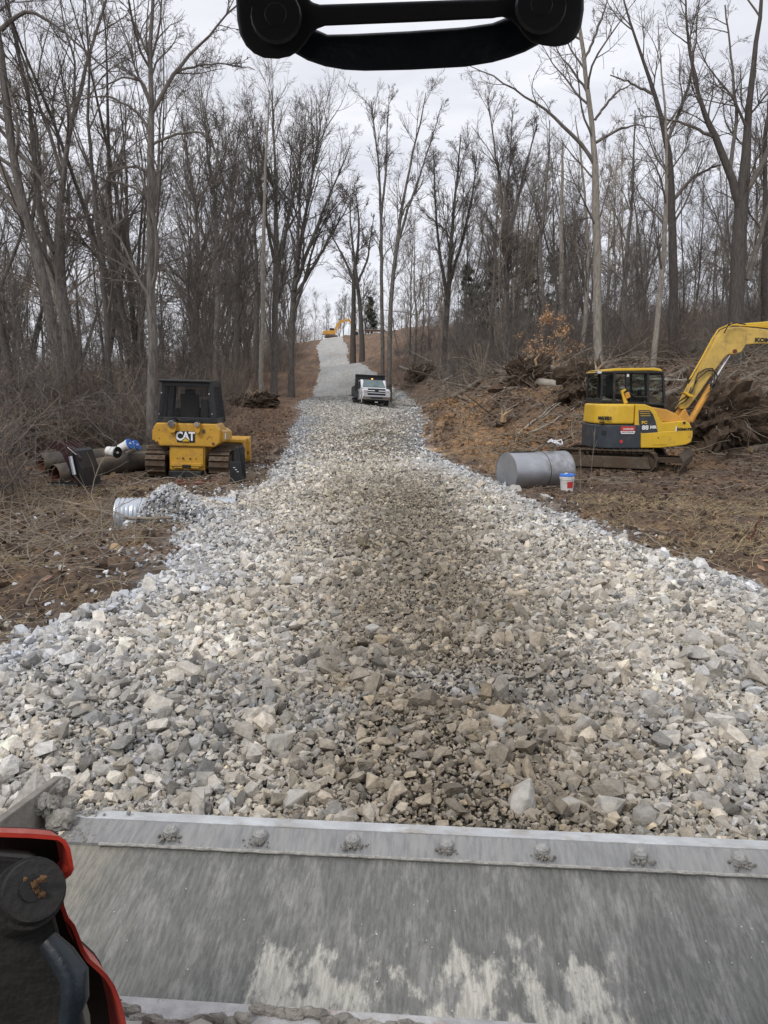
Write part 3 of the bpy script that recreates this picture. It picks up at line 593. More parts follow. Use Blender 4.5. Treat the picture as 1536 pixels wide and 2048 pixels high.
hero('bare_tree', 'straight dark trunk at the very right edge of the photo', 40, [[(1530, 690, 16), (1528, 560, 15), (1532, 420, 13), (1530, 300, 10), (1540, 180, 7), (1548, 40, 3)]], [], seed=45, bark='bark_dark')
hero('bare_tree', 'fan-topped grey tree above the long bank, right of the road', 56, [[(1013, 735, 14), (1012, 640, 13), (1014, 520, 12), (1008, 430, 10), (996, 340, 7), (985, 260, 4), (975, 200, 2)], [(1013, 520, 9), (1030, 420, 8), (1052, 330, 6), (1075, 250, 3)], [(1013, 560, 8), (1005, 450, 7), (1020, 330, 5), (1025, 230, 2)]], [], seed=46, dens=1.1, limb=(15, .28, .98, .32, .38), up=.10, tw=.0075)
hero('bare_tree', 'dark many-stemmed tree right of the slender pair behind the truck', 68, [[(888, 735, 14), (892, 640, 13), (900, 540, 11), (905, 440, 9), (915, 350, 6), (922, 270, 3)], [(895, 600, 9), (878, 500, 7), (870, 400, 5), (866, 300, 3)], [(896, 580, 8), (925, 480, 7), (945, 390, 5), (955, 300, 2)]], [], seed=47, dens=1.15, limb=(15, .28, .98, .32, .38), up=.10, tw=.0075, bark='bark_dark')
hero('snapped_tree', 'broken dead trunk with splintered top in the right woods', 44, [[(1122, 720, 12), (1124, 600, 11), (1122, 480, 10), (1124, 380, 9), (1126, 285, 5)]], [], seed=48, bark='bark_pale', dens=.25, limb=(4, .5, .9, .12, .8))
hero('bare_tree', 'thin pale trunk between the broken snag and the tall pale tree', 40, [[(1163, 735, 11), (1172, 620, 10), (1176, 500, 9), (1170, 400, 7), (1160, 300, 5), (1150, 230, 2)]], [], seed=49, bark='bark_pale', dens=.6)
hero('bare_tree', 'reddish-brown slim trunk behind the excavator roof', 42, [[(1244, 735, 12), (1250, 640, 11), (1252, 520, 10), (1262, 420, 8), (1268, 320, 6), (1270, 220, 3)]], [], seed=50, dens=.8)
hero('bare_tree', 'slim grey tree rising at the top of the bank, left of the orange-leaved sapling', 48, [[(1085, 730, 10), (1088, 620, 9), (1080, 500, 8), (1090, 400, 6), (1098, 300, 4), (1100, 240, 2)]], [], seed=51, dens=.9)

# ------------------------------------------------------------------ woods
def scatter(n, x_of, label, group, kinds, seed, ymin, ymax, smin=.8, smax=1.15, name='bare_tree', mind=1.4, ypow=1.0):
    g = np.random.default_rng(seed); pts = []; tries = 0
    while len(pts) < n and tries < n * 60:
        tries += 1
        y = ymin + (ymax - ymin) * g.uniform() ** ypow; lo, hi = x_of(y)
        if hi <= lo: continue
        x = g.uniform(lo, hi)
        if abs(x) > .56 * y + 3: continue
        if any((x - a) ** 2 + (y - b) ** 2 < mind ** 2 for a, b in pts): continue
        pts.append((x, y))
    for x, y in pts:
        k = kinds[g.integers(len(kinds))]; i = int(g.integers(len(protos[k])))
        bk = ['bark', 'bark', 'bark_dark', 'bark_pale'][g.integers(4)] if k != 'sapling' else 'bark'
        place_tree(k, i, x, y, g.uniform(smin, smax), g.uniform(0, 6.28), label, group, name, bk, g.normal(0, .03))
Lr = lambda y: (float(edges(np.array([y]))[0][0])); Rr_ = lambda y: (float(edges(np.array([y]))[1][0]))
scatter(54, lambda y: (-.56 * y - 2, Lr(y) - 4.0 - .02 * y), 'bare grey-brown tree among the many in the woods left of the gravel road', 'trees in the left woods', ['tall', 'spread', 'slim', 'fan', 'fan', 'slim'], 71, 30, 120, .75, 1.05)
scatter(34, lambda y: (Lr(y) - 9 - .03 * y, Lr(y) - 2.6 - .012 * y), 'bare tree lining the left edge of the gravel road uphill', 'trees lining the left roadside', ['fan', 'tall', 'slim', 'slim'], 72, 52, 158, .65, 1.0)
scatter(100, lambda y: ((.9 + max(0, y - 100) * .06 if y > 64 else 5.2 if y > 48 else 9 if y > 38 else 13), .56 * y + 2), 'bare grey-brown tree among the many on the wooded hill to the right', 'trees on the right hillside', ['tall', 'slim', 'spread', 'slim', 'fan'], 73, 38, 125, .68, .98, ypow=.85)
scatter(80, lambda y: (-60, 50), 'small bare tree on the far hilltop beyond the end of the road', 'trees on the far hilltop', ['spread', 'tall', 'fan', 'slim'], 74, 170, 225, .55, .85, mind=2)
scatter(130, lambda y: (-.56 * y - 1, Lr(y) - 3.4 - .015 * y), 'thin leafless sapling in the understorey left of the road', 'saplings in the left woods', ['sapling'], 75, 25, 95, .8, 1.4, 'sapling', .6)
scatter(130, lambda y: ((1.0 if y > 64 else 4.6 if y > 46 else 6 if y > 38 else 12), .56 * y + 1), 'thin leafless sapling in the understorey of the right hillside', 'saplings in the right woods', ['sapling'], 76, 36, 90, .7, 1.3, 'sapling', .6)

# bushes: twiggy thickets
def bush_proto(seed, n=26, h=2.0, spread=.8, tw=.0045):
    g = np.random.default_rng(seed); K = 7; p = np.zeros((n, K, 3)); p[:, 0, 0] = g.normal(0, spread * .45, n); p[:, 0, 1] = g.normal(0, spread * .45, n)
    d = np.stack([g.normal(0, .42, n), g.normal(0, .42, n), np.ones(n)], -1); L = h * g.uniform(.45, 1.1, n)
    for k in range(1, K):
        d = unit(d + g.normal(0, .16, (n, 3))); p[:, k] = p[:, k - 1] + d * (L / (K - 1))[:, None]
    r = np.linspace(1, .4, K)[None] * g.uniform(.005, .011, n)[:, None]
    L2 = grow(p, r, g, 9, .12, .98, .45, .75, 5, .2, .04, .6, tw * .8, .6); L3 = grow(*L2, g, 4, .15, .95, .55, .8, 3, .2, .02, .6, tw * .6, .7)
    return [(p, r, 4), (*L2, 3), (*L3, 3)]
bmesh_ = []
for i in range(6):
    V, F = tubes_np(bush_proto(500 + i, 30 if i < 3 else 18, 1.7 if i < 3 else 2.6)); o = np_mesh('shrub', V, F, M[['twig', 'twig_red', 'twig', 'twig_red', 'twig_pale', 'twig'][i]]); bmesh_.append(o.data); bpy.data.objects.remove(o)
def bushes(n, fn, label, group, seed, smin, smax, which=(0, 1, 2, 3, 4, 5)):
    g = np.random.default_rng(seed); c = 0
    while c < n:
        x, y = fn(g); 
        if abs(x) > .56 * y + 1.5: continue
        o = link(bpy.data.objects.new('shrub', bmesh_[which[g.integers(len(which))]])); s = g.uniform(smin, smax)
        o.location = (x, y, float(H(np.array([x]), np.array([y]))[0]) - .05); o.rotation_euler = (0, 0, g.uniform(0, 6.28)); o.scale = (s * g.uniform(.9, 1.4), s * g.uniform(.9, 1.4), s)
        tag(o, label, 'shrub', group); c += 1
def f_left(g):
    if g.uniform() < .36:
        y = g.uniform(13.5, 19.5); return ((g.uniform(-260, -50) - 768) * y / 1520 - .4, y)
    y = g.uniform(25.8, 32); return ((g.uniform(-60, 330) - 768) * y / 1520, y)
bushes(120, f_left, 'twiggy leafless shrub in the brown thicket at the left verge', 'shrubs in the left thicket', 81, .75, 1.45)
bushes(90, lambda g: (lambda y: (g.uniform(-.56 * y, Lr(y) - 3.6), y))(g.uniform(25, 60)), 'twiggy leafless shrub under the trees behind the bulldozer', 'shrubs under the left woods', 82, .8, 1.4)
bushes(105, lambda g: (lambda y: (g.uniform(1.2 if y > 64 else 4.2 if y > 50 else 6.5 if y > 42 else 10, .56 * y), y))(g.uniform(35, 75)), 'twiggy leafless shrub between the trees of the right hillside', 'shrubs on the right hillside', 83, .6, 1.15)
bushes(46, lambda g: (lambda y: (Lr(y) - g.uniform(2.8, 12), y))(g.uniform(70, 165)), 'low bare shrub along the left clay shoulder uphill', 'shrubs along the clay shoulder', 84, .8, 1.7)

# evergreens and the sapling that kept its leaves
def leaf_quads(c, g, size):
    n = len(c); a = unit(g.normal(size=(n, 3))); b_ = unit(np.cross(a, g.normal(size=(n, 3)))); s = size * g.uniform(.6, 1.4, n)[:, None]
    V = np.stack([c - a * s, c + b_ * s * .45, c + a * s, c - b_ * s * .45], 1).reshape(-1, 3); return V, [np.arange(n * 4).reshape(-1, 4)]
def cedar(u, v, Yd, h, label, seed):
    g = np.random.default_rng(seed); p = P(u, v, Yd); z = float(H(np.array([p[0]]), np.array([p[1]]))[0]); root = empty('cedar_tree', (p[0], p[1], z))
    T = stem(g, h, .14); V, F = tubes_np([(*T, 7)]); np_mesh('trunk', V, F, M['bark_dark'], root, True)
    L1 = grow(*T, g, 70, .12, .98, .34, 1.25, 5, .08, .0, .5, .012, .4, decay=.85); L2 = grow(*L1, g, 8, .1, 1, .45, .7, 4, .12, 0, .6, .008, .5)
    pts = L2[0].reshape(-1, 3); pts = np.repeat(pts, 6, 0) + g.normal(0, .09, (len(pts) * 6, 3)); V1, F1 = leaf_quads(pts, g, .085)
    np_mesh('foliage', V1, F1, M['cedar'], root); V, F = tubes_np([(*L1, 4), (*L2, 3)]); np_mesh('branches', V, F, M['twig'], root)
    tag(root, label, 'tree', 'dark cedars in the right woods')
cedar(985, 700, 74, 8.5, 'dark green cedar at the left end of the evergreens in the right woods', 1); cedar(1040, 700, 80, 9.5, 'dark green cedar in the middle of the evergreens, right woods', 2)
cedar(1110, 700, 84, 9, 'dark green cedar behind the broken snag, right woods', 3); cedar(950, 700, 92, 9, 'small dark green cedar farthest left behind the bank, right woods', 4)
cedar(742, 640, 170, 8, 'small dark green cedar on the far hilltop beyond the road', 5)
def beech(u, v, Yd, h, label, seed):
    g = np.random.default_rng(seed); p = P(u, v, Yd); z = float(H(np.array([p[0]]), np.array([p[1]]))[0]); root = empty('beech_sapling', (p[0], p[1], z))
    T = stem(g, h, .035, lean=.05); L1 = grow(*T, g, 16, .15, .95, .5, 1.0, 6, .12, .02, .6, .006, .4); L2 = grow(*L1, g, 6, .2, 1, .5, .7, 4, .15, 0, .6, .004, .5)
    V, F = tubes_np([(*T, 6), (*L1, 4)]); np_mesh('trunk', V, F, M['bark'], root, True); V, F = tubes_np([(*L2, 3)]); np_mesh('twigs', V, F, M['twig'], root)
    pts = L2[0][:, 1:].reshape(-1, 3); k = g.uniform(0, 1, len(pts)) < .8; pts = np.repeat(pts[k], 5, 0); pts = pts + g.normal(0, .07, pts.shape); V, F = leaf_quads(pts, g, .05); np_mesh('leaves', V, F, M['beech'], root)
    tag(root, label, 'tree')
beech(1098, 745, 37, 3.4, 'small beech sapling still holding orange-tan leaves above the bank', 5)
beech(1140, 690, 46, 2.2, 'tiny beech sapling with a few tan leaves right of the larger one', 6)

# ------------------------------------------------------------------ ground scatter
g = np.random.default_rng(99)
a = g.uniform(-22, 26, 90000); b_ = g.uniform(8, 48, 90000); d_ = onroad(a, b_)
k = (d_ < -.5) & (np.abs(a) < .56 * b_ + 1) & (g.uniform(0, 1, len(a)) < np.where((b_ < 30) & (np.abs(a) < 12), .12, .8)); a = a[k]; b_ = b_[k]
c = np.stack([a, b_, H(a, b_) + .02], -1); n_ = len(c); t1 = np.stack([g.normal(size=n_), g.normal(size=n_), g.normal(0, .25, n_)], -1); t1 = unit(t1); t2 = unit(np.cross(t1, np.stack([g.normal(0, .3, n_), g.normal(0, .3, n_), np.ones(n_)], -1)))
s = .055 * g.uniform(.6, 1.5, n_)[:, None]; V = np.stack([c - t1 * s, c + t2 * s * .6, c + t1 * s, c - t2 * s * .6], 1).reshape(-1, 3)
mleaf = mat('leaf_litter', MUD, .85, var=.2, bump=0, attr=True)
lc = np.array([.20, .125, .08]) * g.uniform(.45, 1.9, n_)[:, None] * (1 + g.normal(0, .06, (n_, 3)))
tag(np_mesh('leaf_litter', V, [np.arange(n_ * 4).reshape(-1, 4)], mleaf, col=np.repeat(lc.clip(0, .6), 4, 0)), 'fallen brown leaves covering the woodland floor', 'leaf litter', kind='stuff')
def strands(name, x, y, L, r, up, m, label, cat, lift=.02, K=4, seed=1, sides=3, curve=.15):
    g = np.random.default_rng(seed); n = len(x); p = np.zeros((n, K, 3)); p[:, 0] = np.stack([x, y, H(x, y) + lift], -1)
    az = g.uniform(0, 6.28, n); d = np.stack([np.cos(az), np.sin(az), up * g.uniform(.2, 1.6, n)], -1); d = unit(d); L = L * g.uniform(.4, 1.5, n)
    for k in range(1, K):
        d = unit(d + g.normal(0, curve, (n, 3)) + np.array([0, 0, -.05])); p[:, k] = p[:, k - 1] + d * (L / (K - 1))[:, None]
    zz = H(p[:, 1:, 0].ravel(), p[:, 1:, 1].ravel()).reshape(n, K - 1) + .01; p[:, 1:, 2] = np.maximum(p[:, 1:, 2], zz)
    rr = r * g.uniform(.6, 1.5, n)[:, None] * np.linspace(1, .5, K)[None]; V, F = tubes_np([(p, rr, sides)]); tag(np_mesh(name, V, F, m), label, cat, kind='stuff')
def sample(n, fn, seed):
    g = np.random.default_rng(seed); x, y = fn(g, n); k = (onroad(x, y) < -.15) & (np.abs(x) < .56 * y + .8); return x[k], y[k]
x, y = sample(8500, lambda g, n: (g.uniform(3.5, 11, n), g.uniform(7, 15.5, n)), 1); k = fbm(x * .7, y * .7, 5) > .40; x, y = x[k], y[k]
strands('dead_grass', x, y, .2, .0035, .45, M['straw'], 'flattened straw-coloured dead grass on the right verge', 'grass', seed=3)
x, y = sample(9000, lambda g, n: (g.uniform(-9, -2.6, n), g.uniform(5.5, 20, n)), 2); k = fbm(x * .7, y * .7, 6) > .54; x, y = x[k], y[k]
strands('dead_grass', x, y, .16, .003, .35, M['straw'], 'sparse straw and dry stems on the left verge mud', 'grass', seed=4)
x, y = sample(4600, lambda g, n: (g.uniform(-11, 15, n), g.uniform(6, 34, n)), 3)
strands('dead_sticks', x, y, .55, .007, .10, M['twig_pale'], 'small broken sticks lying on the churned soil', 'sticks', seed=5, K=5, sides=4, curve=.12)
x, y = sample(420, lambda g, n: (g.uniform(3, 20, n), g.uniform(26, 46, n)), 16); k = y > 29 - (x - 8) * .3; x, y = x[k], y[k]
strands('brush_debris', x, y, 3.0, .032, .12, M['log'], 'heap of dark broken limbs thrown along the top of the right bank', 'brush', seed=17, K=7, sides=5, curve=.14)
x, y = sample(2600, lambda g, n: (g.uniform(3, 20, n), g.uniform(24, 46, n)), 6)
strands('brush_debris', x, y, 1.5, .014, .25, M['twig_pale'], 'tangle of torn roots and broken branches strewn over the bank', 'brush', seed=7, K=7, sides=4, curve=.22)
x, y = sample(1300, lambda g, n: (g.uniform(2.8, 14, n), g.uniform(46, 70, n)), 8)
strands('brush_debris', x, y, 2.2, .022, .5, M['twig_pale'], 'pile of broken pale branches behind and right of the truck', 'brush', seed=8, K=6, sides=4, curve=.2)

x, y = sample(9000, lambda g, n: (g.uniform(-45, -3, n), g.uniform(26, 85, n)), 11); k = onroad(x, y) < -3.6; x, y = x[k], y[k]
strands('undergrowth', x, y, 2.4, .0075, 2.6, M['twig_red'], 'dense brown undergrowth of thin upright stems filling the left woods', 'undergrowth', seed=12, K=5, curve=.13)
x, y = sample(11000, lambda g, n: (g.uniform(1, 45, n), g.uniform(37, 100, n)), 12); k = (x > np.where(y > 64, 1.2, np.where(y > 48, 5, 9))); x, y = x[k], y[k]
strands('undergrowth', x, y, 2.2, .0075, 2.6, M['twig'], 'dense brown undergrowth of thin upright stems filling the right hillside woods', 'undergrowth', seed=13, K=5, curve=.13)
x, y = sample(480, lambda g, n: (g.uniform(-8.5, -3.4, n), g.uniform(8.5, 14.5, n)), 23); k = x < -3.2 - (y < 12) * .2; x, y = x[k], y[k]
strands('brush_debris', x, y, 1.1, .0055, .35, M['twig_pale'], 'tangle of cut bare twigs on the left verge before the corrugated pipe', 'brush', seed=24, K=7, sides=4, curve=.2)
def stick(pts, r, label, name='fallen_branch', m='twig_pale', cat='branch', twigs=0, seed=1, r2=.35, lift=0, follow=True):
    g = np.random.default_rng(seed); W = [G(u, v) + np.array([0, 0, r * .8 + lift]) for u, v in pts] if follow else [np.array(q, float) for q in pts]
    W = np.array(W); s = np.append(0, np.cumsum(np.linalg.norm(np.diff(W, axis=0), axis=1))); K = 14; tt = np.linspace(0, s[-1], K)
    Q = np.stack([np.interp(tt, s, W[:, c]) for c in range(3)], -1); Q[1:-1] += g.normal(0, r * .5, Q[1:-1].shape)
    rr = np.linspace(1, r2, K) * r; sets = [(Q[None], rr[None], 8)]
    if twigs: L1 = grow(Q[None], rr[None], g, twigs, .15, .98, .35, .6, 6, .16, .03, .6, .005, .3); sets += [(*L1, 5)]; L2 = grow(*L1, g, 5, .2, .98, .45, .6, 4, .16, .02, .6, .004, .5); sets += [(*L2, 3)]
    V, F = tubes_np(sets); tag(np_mesh(name, V, F, M[m], smooth=True), label, cat)
def log(u0, v0, u1, v1, r, label, m='log', lift=0, seed=1, r2=.8, twigs=0):
    a = G(u0, v0); b_ = G(u1, v1); a = a + [0, 0, r * .6 + lift]; b_ = b_ + [0, 0, r * .6 + lift]; g = np.random.default_rng(seed)
    K = 12; Q = a[None] + (b_ - a)[None] * np.linspace(0, 1, K)[:, None]; Q[1:-1] += g.normal(0, r * .12, (K - 2, 3)); Q = Q - a
    root = empty('fallen_log', a); rr = np.linspace(1, r2, K) * r * g.uniform(.94, 1.06, K); sets = [(Q[None], rr[None], 12)]
    if twigs: sets += [(*grow(Q[None], rr[None], g, twigs, .2, .98, .22, .9, 5, .15, .05, .3, .02, .4), 5)]
    V, F = tubes_np(sets); np_mesh('trunk', V, F, M[m], root, True)
    for q, d, r_ in ((Q[0], Q[0] - Q[1], rr[0]), (Q[-1], Q[-1] - Q[-2], rr[-1])):
        d = d / np.linalg.norm(d); B().cyl(q - d * .01, q + d * .012, r_ * .93, 12).build('cut_end', M['wood'], root)
    return tag(root, label, 'log')
log(1072, 776, 1160, 781, .17, 'pale grey log lying level on top of the bank left of the excavator cab', 'log_pale', seed=1)
log(985, 772, 1066, 752, .16, 'brown log along the crest of the bank, left of the pale log', seed=2)
log(905, 800, 962, 766, .12, 'thin crooked log sloping down the left end of the bank crest', seed=3, twigs=3)
log(1100, 742, 1185, 790, .15, 'splintered trunk pointing down behind the excavator cab', 'log_pale', seed=4, twigs=6)
log(1305, 778, 1372, 752, .15, 'brown log between the excavator cab and boom', seed=5)
log(1310, 800, 1362, 790, .12, 'short reddish log low behind the excavator hood', seed=6)
log(1392, 808, 1545, 792, .2, 'long thick grey log on the slope behind the excavator boom', seed=7, twigs=5)
log(1345, 712, 1420, 700, .14, 'dark log on the leafy slope above the boom elbow', seed=8, twigs=6)
log(1250, 722, 1360, 718, .07, 'long thin pale pole leaning across the slope behind the cab', 'log_pale', seed=9)
log(1440, 860, 1560, 842, .17, 'dark log at the right edge behind the uprooted stump', seed=10)
log(1480, 770, 1560, 735, .12, 'fallen limb high on the leafy slope at the right edge', seed=11, twigs=6)
log(790, 772, 862, 782, .12, 'thin log on the forest floor right of the truck', seed=12, twigs=4)
log(800, 736, 850, 758, .15, 'pale splintered log in the brush behind the truck', 'log_pale', seed=13, twigs=5)
log(1500, 905, 1560, 895, .12, 'split orange-brown log at the right edge of the mud', seed=14)
gg = np.random.default_rng(321)
for i in range(26):
    u = gg.uniform(900, 1530); v = gg.uniform(742, 800) if u < 1150 else gg.uniform(690, 830); L_px = gg.uniform(40, 130); an = gg.normal(-.12, .35)
    log(u, v, min(u + L_px * math.cos(an), 1600), v + L_px * math.sin(an) * .6, gg.uniform(.05, .14), 'weathered broken limb in the tangle of felled wood on the right bank', ['log', 'log', 'log_pale'][i % 3], lift=gg.uniform(0, .25), seed=100 + i, r2=.5, twigs=int(gg.integers(2, 9)))['group'] = 'felled limbs on the right bank'
for (x0_, y0_) in ((4.8, 60), (6.5, 62), (5.5, 66), (8, 58), (7.5, 70), (3.6, 70)):
    z0_ = gz(x0_, y0_); stick([(x0_, y0_, z0_ + .1), (x0_ + gg.normal(0, .5), y0_ - .3, z0_ + gg.uniform(.9, 1.5)), (x0_ + gg.normal(0, 1.4), y0_, z0_ + gg.uniform(1.6, 3.2))], gg.uniform(.07, .14), 'splintered pale snag sticking up in the brush right of the truck', 'splintered_snag', 'log_pale', 'snag', twigs=4, seed=int(x0_ * 10), follow=False, r2=.2)
for o in [o for o in C.objects if o.name.startswith('splintered_snag')]: o['group'] = 'snags right of the truck'
x, y = sample(2500, lambda g, n: (g.uniform(-70, 50, n), g.uniform(164, 200, n)), 14); k = (onroad(x, y) < -2) | (y > 178); x, y = x[k], y[k]
strands('undergrowth', x, y, 3.6, .02, 2.6, M['twig'], 'thin brown undergrowth along the far hilltop', 'undergrowth', seed=15, K=5, curve=.13)
x, y = sample(9000, lambda g, n: (g.uniform(-80, 75, n), g.uniform(85, 168, n)), 19); dd = onroad(x, y); k = np.where(x < Lr(100) - 3, dd < -4.2, x > 3.5 - (y > 100) * 1.0 + (y - 100) * .02); x, y = x[k], y[k]
strands('undergrowth', x, y, 3.0, .014, 2.6, M['twig_red'], 'reddish brown undergrowth up the slope on both sides toward the hilltop', 'undergrowth', seed=15, K=5, curve=.13)
for i, (pts, r) in enumerate([([(1035, 872), (1090, 832), (1130, 800), (1172, 770)], .045), ([(1048, 862), (1100, 818), (1160, 782)], .035), ([(1040, 880), (1110, 845), (1165, 812)], .04), ([(905, 825), (930, 808), (950, 795)], .04), ([(1000, 830), (1040, 812), (1066, 802)], .035)]):
    stick(pts, r, ['longest pale root running up the bank toward the excavator', 'upper pale root running up the bank beside the longest one', 'lower thick root on the bank just left of the excavator tail', 'short pale stick at the left foot of the bank', 'short pale root in the middle of the bank'][i], 'exposed_root', 'log_pale', 'root', twigs=2, seed=60 + i)
stick([(345, 1054), (300, 1060), (240, 1052), (190, 1030), (120, 1018), (60, 1000)], .026, 'long forked bare branch lying across the mud in front of the corrugated pipe', twigs=9, seed=71, lift=.12)
stick([(180, 1072), (130, 1102), (90, 1118), (55, 1140)], .016, 'straight tan stick lying on the mud left of the stones', twigs=2, seed=72, lift=.05)
stick([(95, 1290), (60, 1286), (0, 1278)], .014, 'tan stick at the left edge beside the lower stones', twigs=1, seed=73, lift=.03)
stick([(255, 978), (300, 964), (352, 960)], .03, 'thick stick lying behind the pallet forks', seed=74, lift=.03)
stick([(1150, 968), (1195, 962), (1245, 975)], .012, 'thin curved stick on the mud right of the white pail', seed=75, lift=.04)
stick([(1290, 1085), (1330, 1110), (1400, 1130), (1536, 1192)], .012, 'thin long stem on the stones at the right edge', twigs=3, seed=76, lift=.05)
stick([(370, 1060), (355, 1030), (335, 1010)], .008, 'thin twig poking out of the stones over the corrugated pipe', twigs=2, seed=77, lift=.1)
p0 = G(1500, 1085); stick([p0, p0 + [.05, 0, .15], p0 + [.12, 0, .38]], .022, 'short dark reddish stake standing in the dead grass at the right edge', 'stake', 'rust', 'stake', follow=False)
# two thin upright weeds before the excavator
for u, v, hh, lb in ((1180, 975, 1.3, 'tall thin dead weed in front of the excavator tracks'), (1160, 985, .9, 'short thin dead weed beside the white pail'), (945, 768, 0, '')):
    if not hh: continue
    p = G(u, v); g = np.random.default_rng(u); T = stem(g, hh, .008, K=8, lean=.03); L1 = grow(*T, g, 5, .3, .9, .35, .6, 5, .08, .02, .7, .004, .5)
    V, F = tubes_np([(T[0], T[1].clip(.005), 4), (*L1, 4)]); o = np_mesh('dead_weed', V, F, M['twig_pale']); o.location = p; tag(o, lb, 'weed')
p = G(965, 770); g = np.random.default_rng(5); n_ = 12; K = 7; Q = np.zeros((n_, K, 3)); dd = np.stack([g.normal(-.12, .22, n_), g.normal(0, .2, n_), np.ones(n_)], -1)
for k in range(1, K): dd = unit(dd + g.normal(0, .07, (n_, 3))); Q[:, k] = Q[:, k - 1] + dd * .28
V, F = tubes_np([(Q, np.linspace(1, .4, K)[None] * np.full((n_, 1), .016), 4)]); o = np_mesh('stump_sprouts', V, F, M['twig_pale']); o.location = p; tag(o, 'fan of pale upright shoots on the crest of the bank', 'shoots')

# uprooted stumps: soil lump with roots
def rootball(u, v, rad, h, label, seed, squash=.8, nroots=60):
    g = np.random.default_rng(seed); p = G(u, v); root = empty('uprooted_stump', p)
    bm = bmesh.new(); bmesh.ops.create_icosphere(bm, subdivisions=5, radius=1)
    V = np.array([q.co[:] for q in bm.verts]); F = np.array([[q.index for q in f.verts] for f in bm.faces]); bm.free()
    nn = fbm(V[:, 0] * 2 + 5 + V[:, 2] * 1.7, V[:, 1] * 2 + V[:, 2] * 2.1 + seed, seed, 5, .6) + .35 * fbm(V[:, 0] * 9 + V[:, 2] * 7, V[:, 1] * 9 + V[:, 2] * 5, seed + 4, 3)
    sp = np.maximum(0, fbm(V[:, 0] * 3.1 - V[:, 2] * 2, V[:, 1] * 3.1 + V[:, 2] * 3, seed + 9, 4) - .5) * 1.6; V = V * (.42 + 1.05 * (nn - .3) + sp)[:, None] * np.array([rad * 1.15, rad * squash, h]) ; V[:, 2] += h * (.32 + .15 * np.sin(V[:, 0] * 3 / rad + seed))
    np_mesh('soil_mass', V, [F], M['soil'], root, False)
    n_ = nroots; K = 8; st = unit(np.stack([g.normal(size=n_), g.normal(-.3, .8, n_), g.uniform(-.1, 1, n_)], -1)); Q = np.zeros((n_, K, 3)); Q[:, 0] = st * np.array([rad, rad * squash, h]) * .55 + [0, 0, h * .45]; d = st.copy()
    for k in range(1, K): d = unit(d + g.normal(0, .3, (n_, 3)) + [0, 0, -.06]); Q[:, k] = Q[:, k - 1] + d * rad * .13
    r = np.linspace(1, .3, K)[None] * g.uniform(.012, .045, n_)[:, None]; L2 = grow(Q, r, g, 4, .3, 1, .5, .8, 5, .25, 0, .6, .006, .4)
    V, F = tubes_np([(Q, r, 6), (*L2, 4)]); np_mesh('roots', V, F, M['log'], root, True)
    for i in range(4):
        a = g.uniform(0, 6.28); q = np.array([math.cos(a) * rad * .3, math.sin(a) * rad * .3 - .3, h * .8]); B().tube([q, q + [g.normal(0, .1), -.05, .25], q + [g.normal(0, .2), -.1, .5]], [.06, .05, .012], 6).build('splintered_wood', M['wood'], root)
    return tag(root, label, 'stump')
rootball(1420, 893, 1.35, 1.45, 'big dark uprooted stump and soil right behind the excavator swing post', 1)
rootball(1500, 885, 1.1, 1.15, 'dark uprooted stump at the right edge beside the larger one', 2)
rootball(1175, 800, 1.0, 1.1, 'uprooted stump with torn roots behind the excavator cab rear', 3)
rootball(1058, 775, .75, .9, 'small dark root ball on the bank crest left of the pale log', 4)
rootball(515, 812, 1.1, .6, 'low brush-covered root mass at the left verge beyond the bulldozer', 5, nroots=60)
rootball(842, 762, 1.2, .9, 'large torn-up stump in the brush right of the truck', 6, nroots=60)
rootball(1004, 853, .22, .16, 'small dark clod with roots lying on the clay bank', 7, nroots=8)

# stand-out rocks
HR = [hull(15, 900 + i, .75) for i in range(8)]
rocks = [(990, 1462, .2, 'pale upright rock alone in the dark track, right of centre'), (745, 1275, .17, 'pale block on the left rim of the dark track'), (1050, 1640, .21, 'big grey-brown block touching the bucket edge right of centre'), (1215, 1640, .2, 'flat beige rock touching the bucket edge at right'),
 (1125, 1648, .17, 'rounded grey-brown rock beside the biggest block at the bucket edge'), (590, 1635, .15, 'pale rock against the bucket edge left of centre'), (560, 1510, .19, 'brown angular rock left of the dark track, above the bucket'), (160, 1245, .2, 'pale flat rock at the left margin of the stones'),
 (1030, 985, .34, 'large pale grey rock on the berm in front of the steel tank'), (1090, 1000, .22, 'grey rock on the berm right of the larger one'), (230, 1100, .2, 'orange-brown rock on the mud below the corrugated pipe'), (1170, 1480, .22, 'brown flat slab in the right part of the road'), (1245, 1080, .2, 'pale rock at the right margin below the dead grass'), (20, 1255, .13, 'lone pale rock on the left mud')]
for i, (u, v, s, lb) in enumerate(rocks):
    p = G(u, v); hv, hf = HR[i % 8]; root = np_mesh('rock', hv * s * .5, [hf], M['rock'] if i != 10 else M['wood']); root.location = (p[0], p[1], p[2] + s * .18)
    root.rotation_euler = (random.uniform(-.4, .4), random.uniform(-.4, .4), random.uniform(0, 6)); md = root.modifiers.new('b', 'BEVEL'); md.width = s * .04; md.segments = 2; tag(root, lb, 'rock')

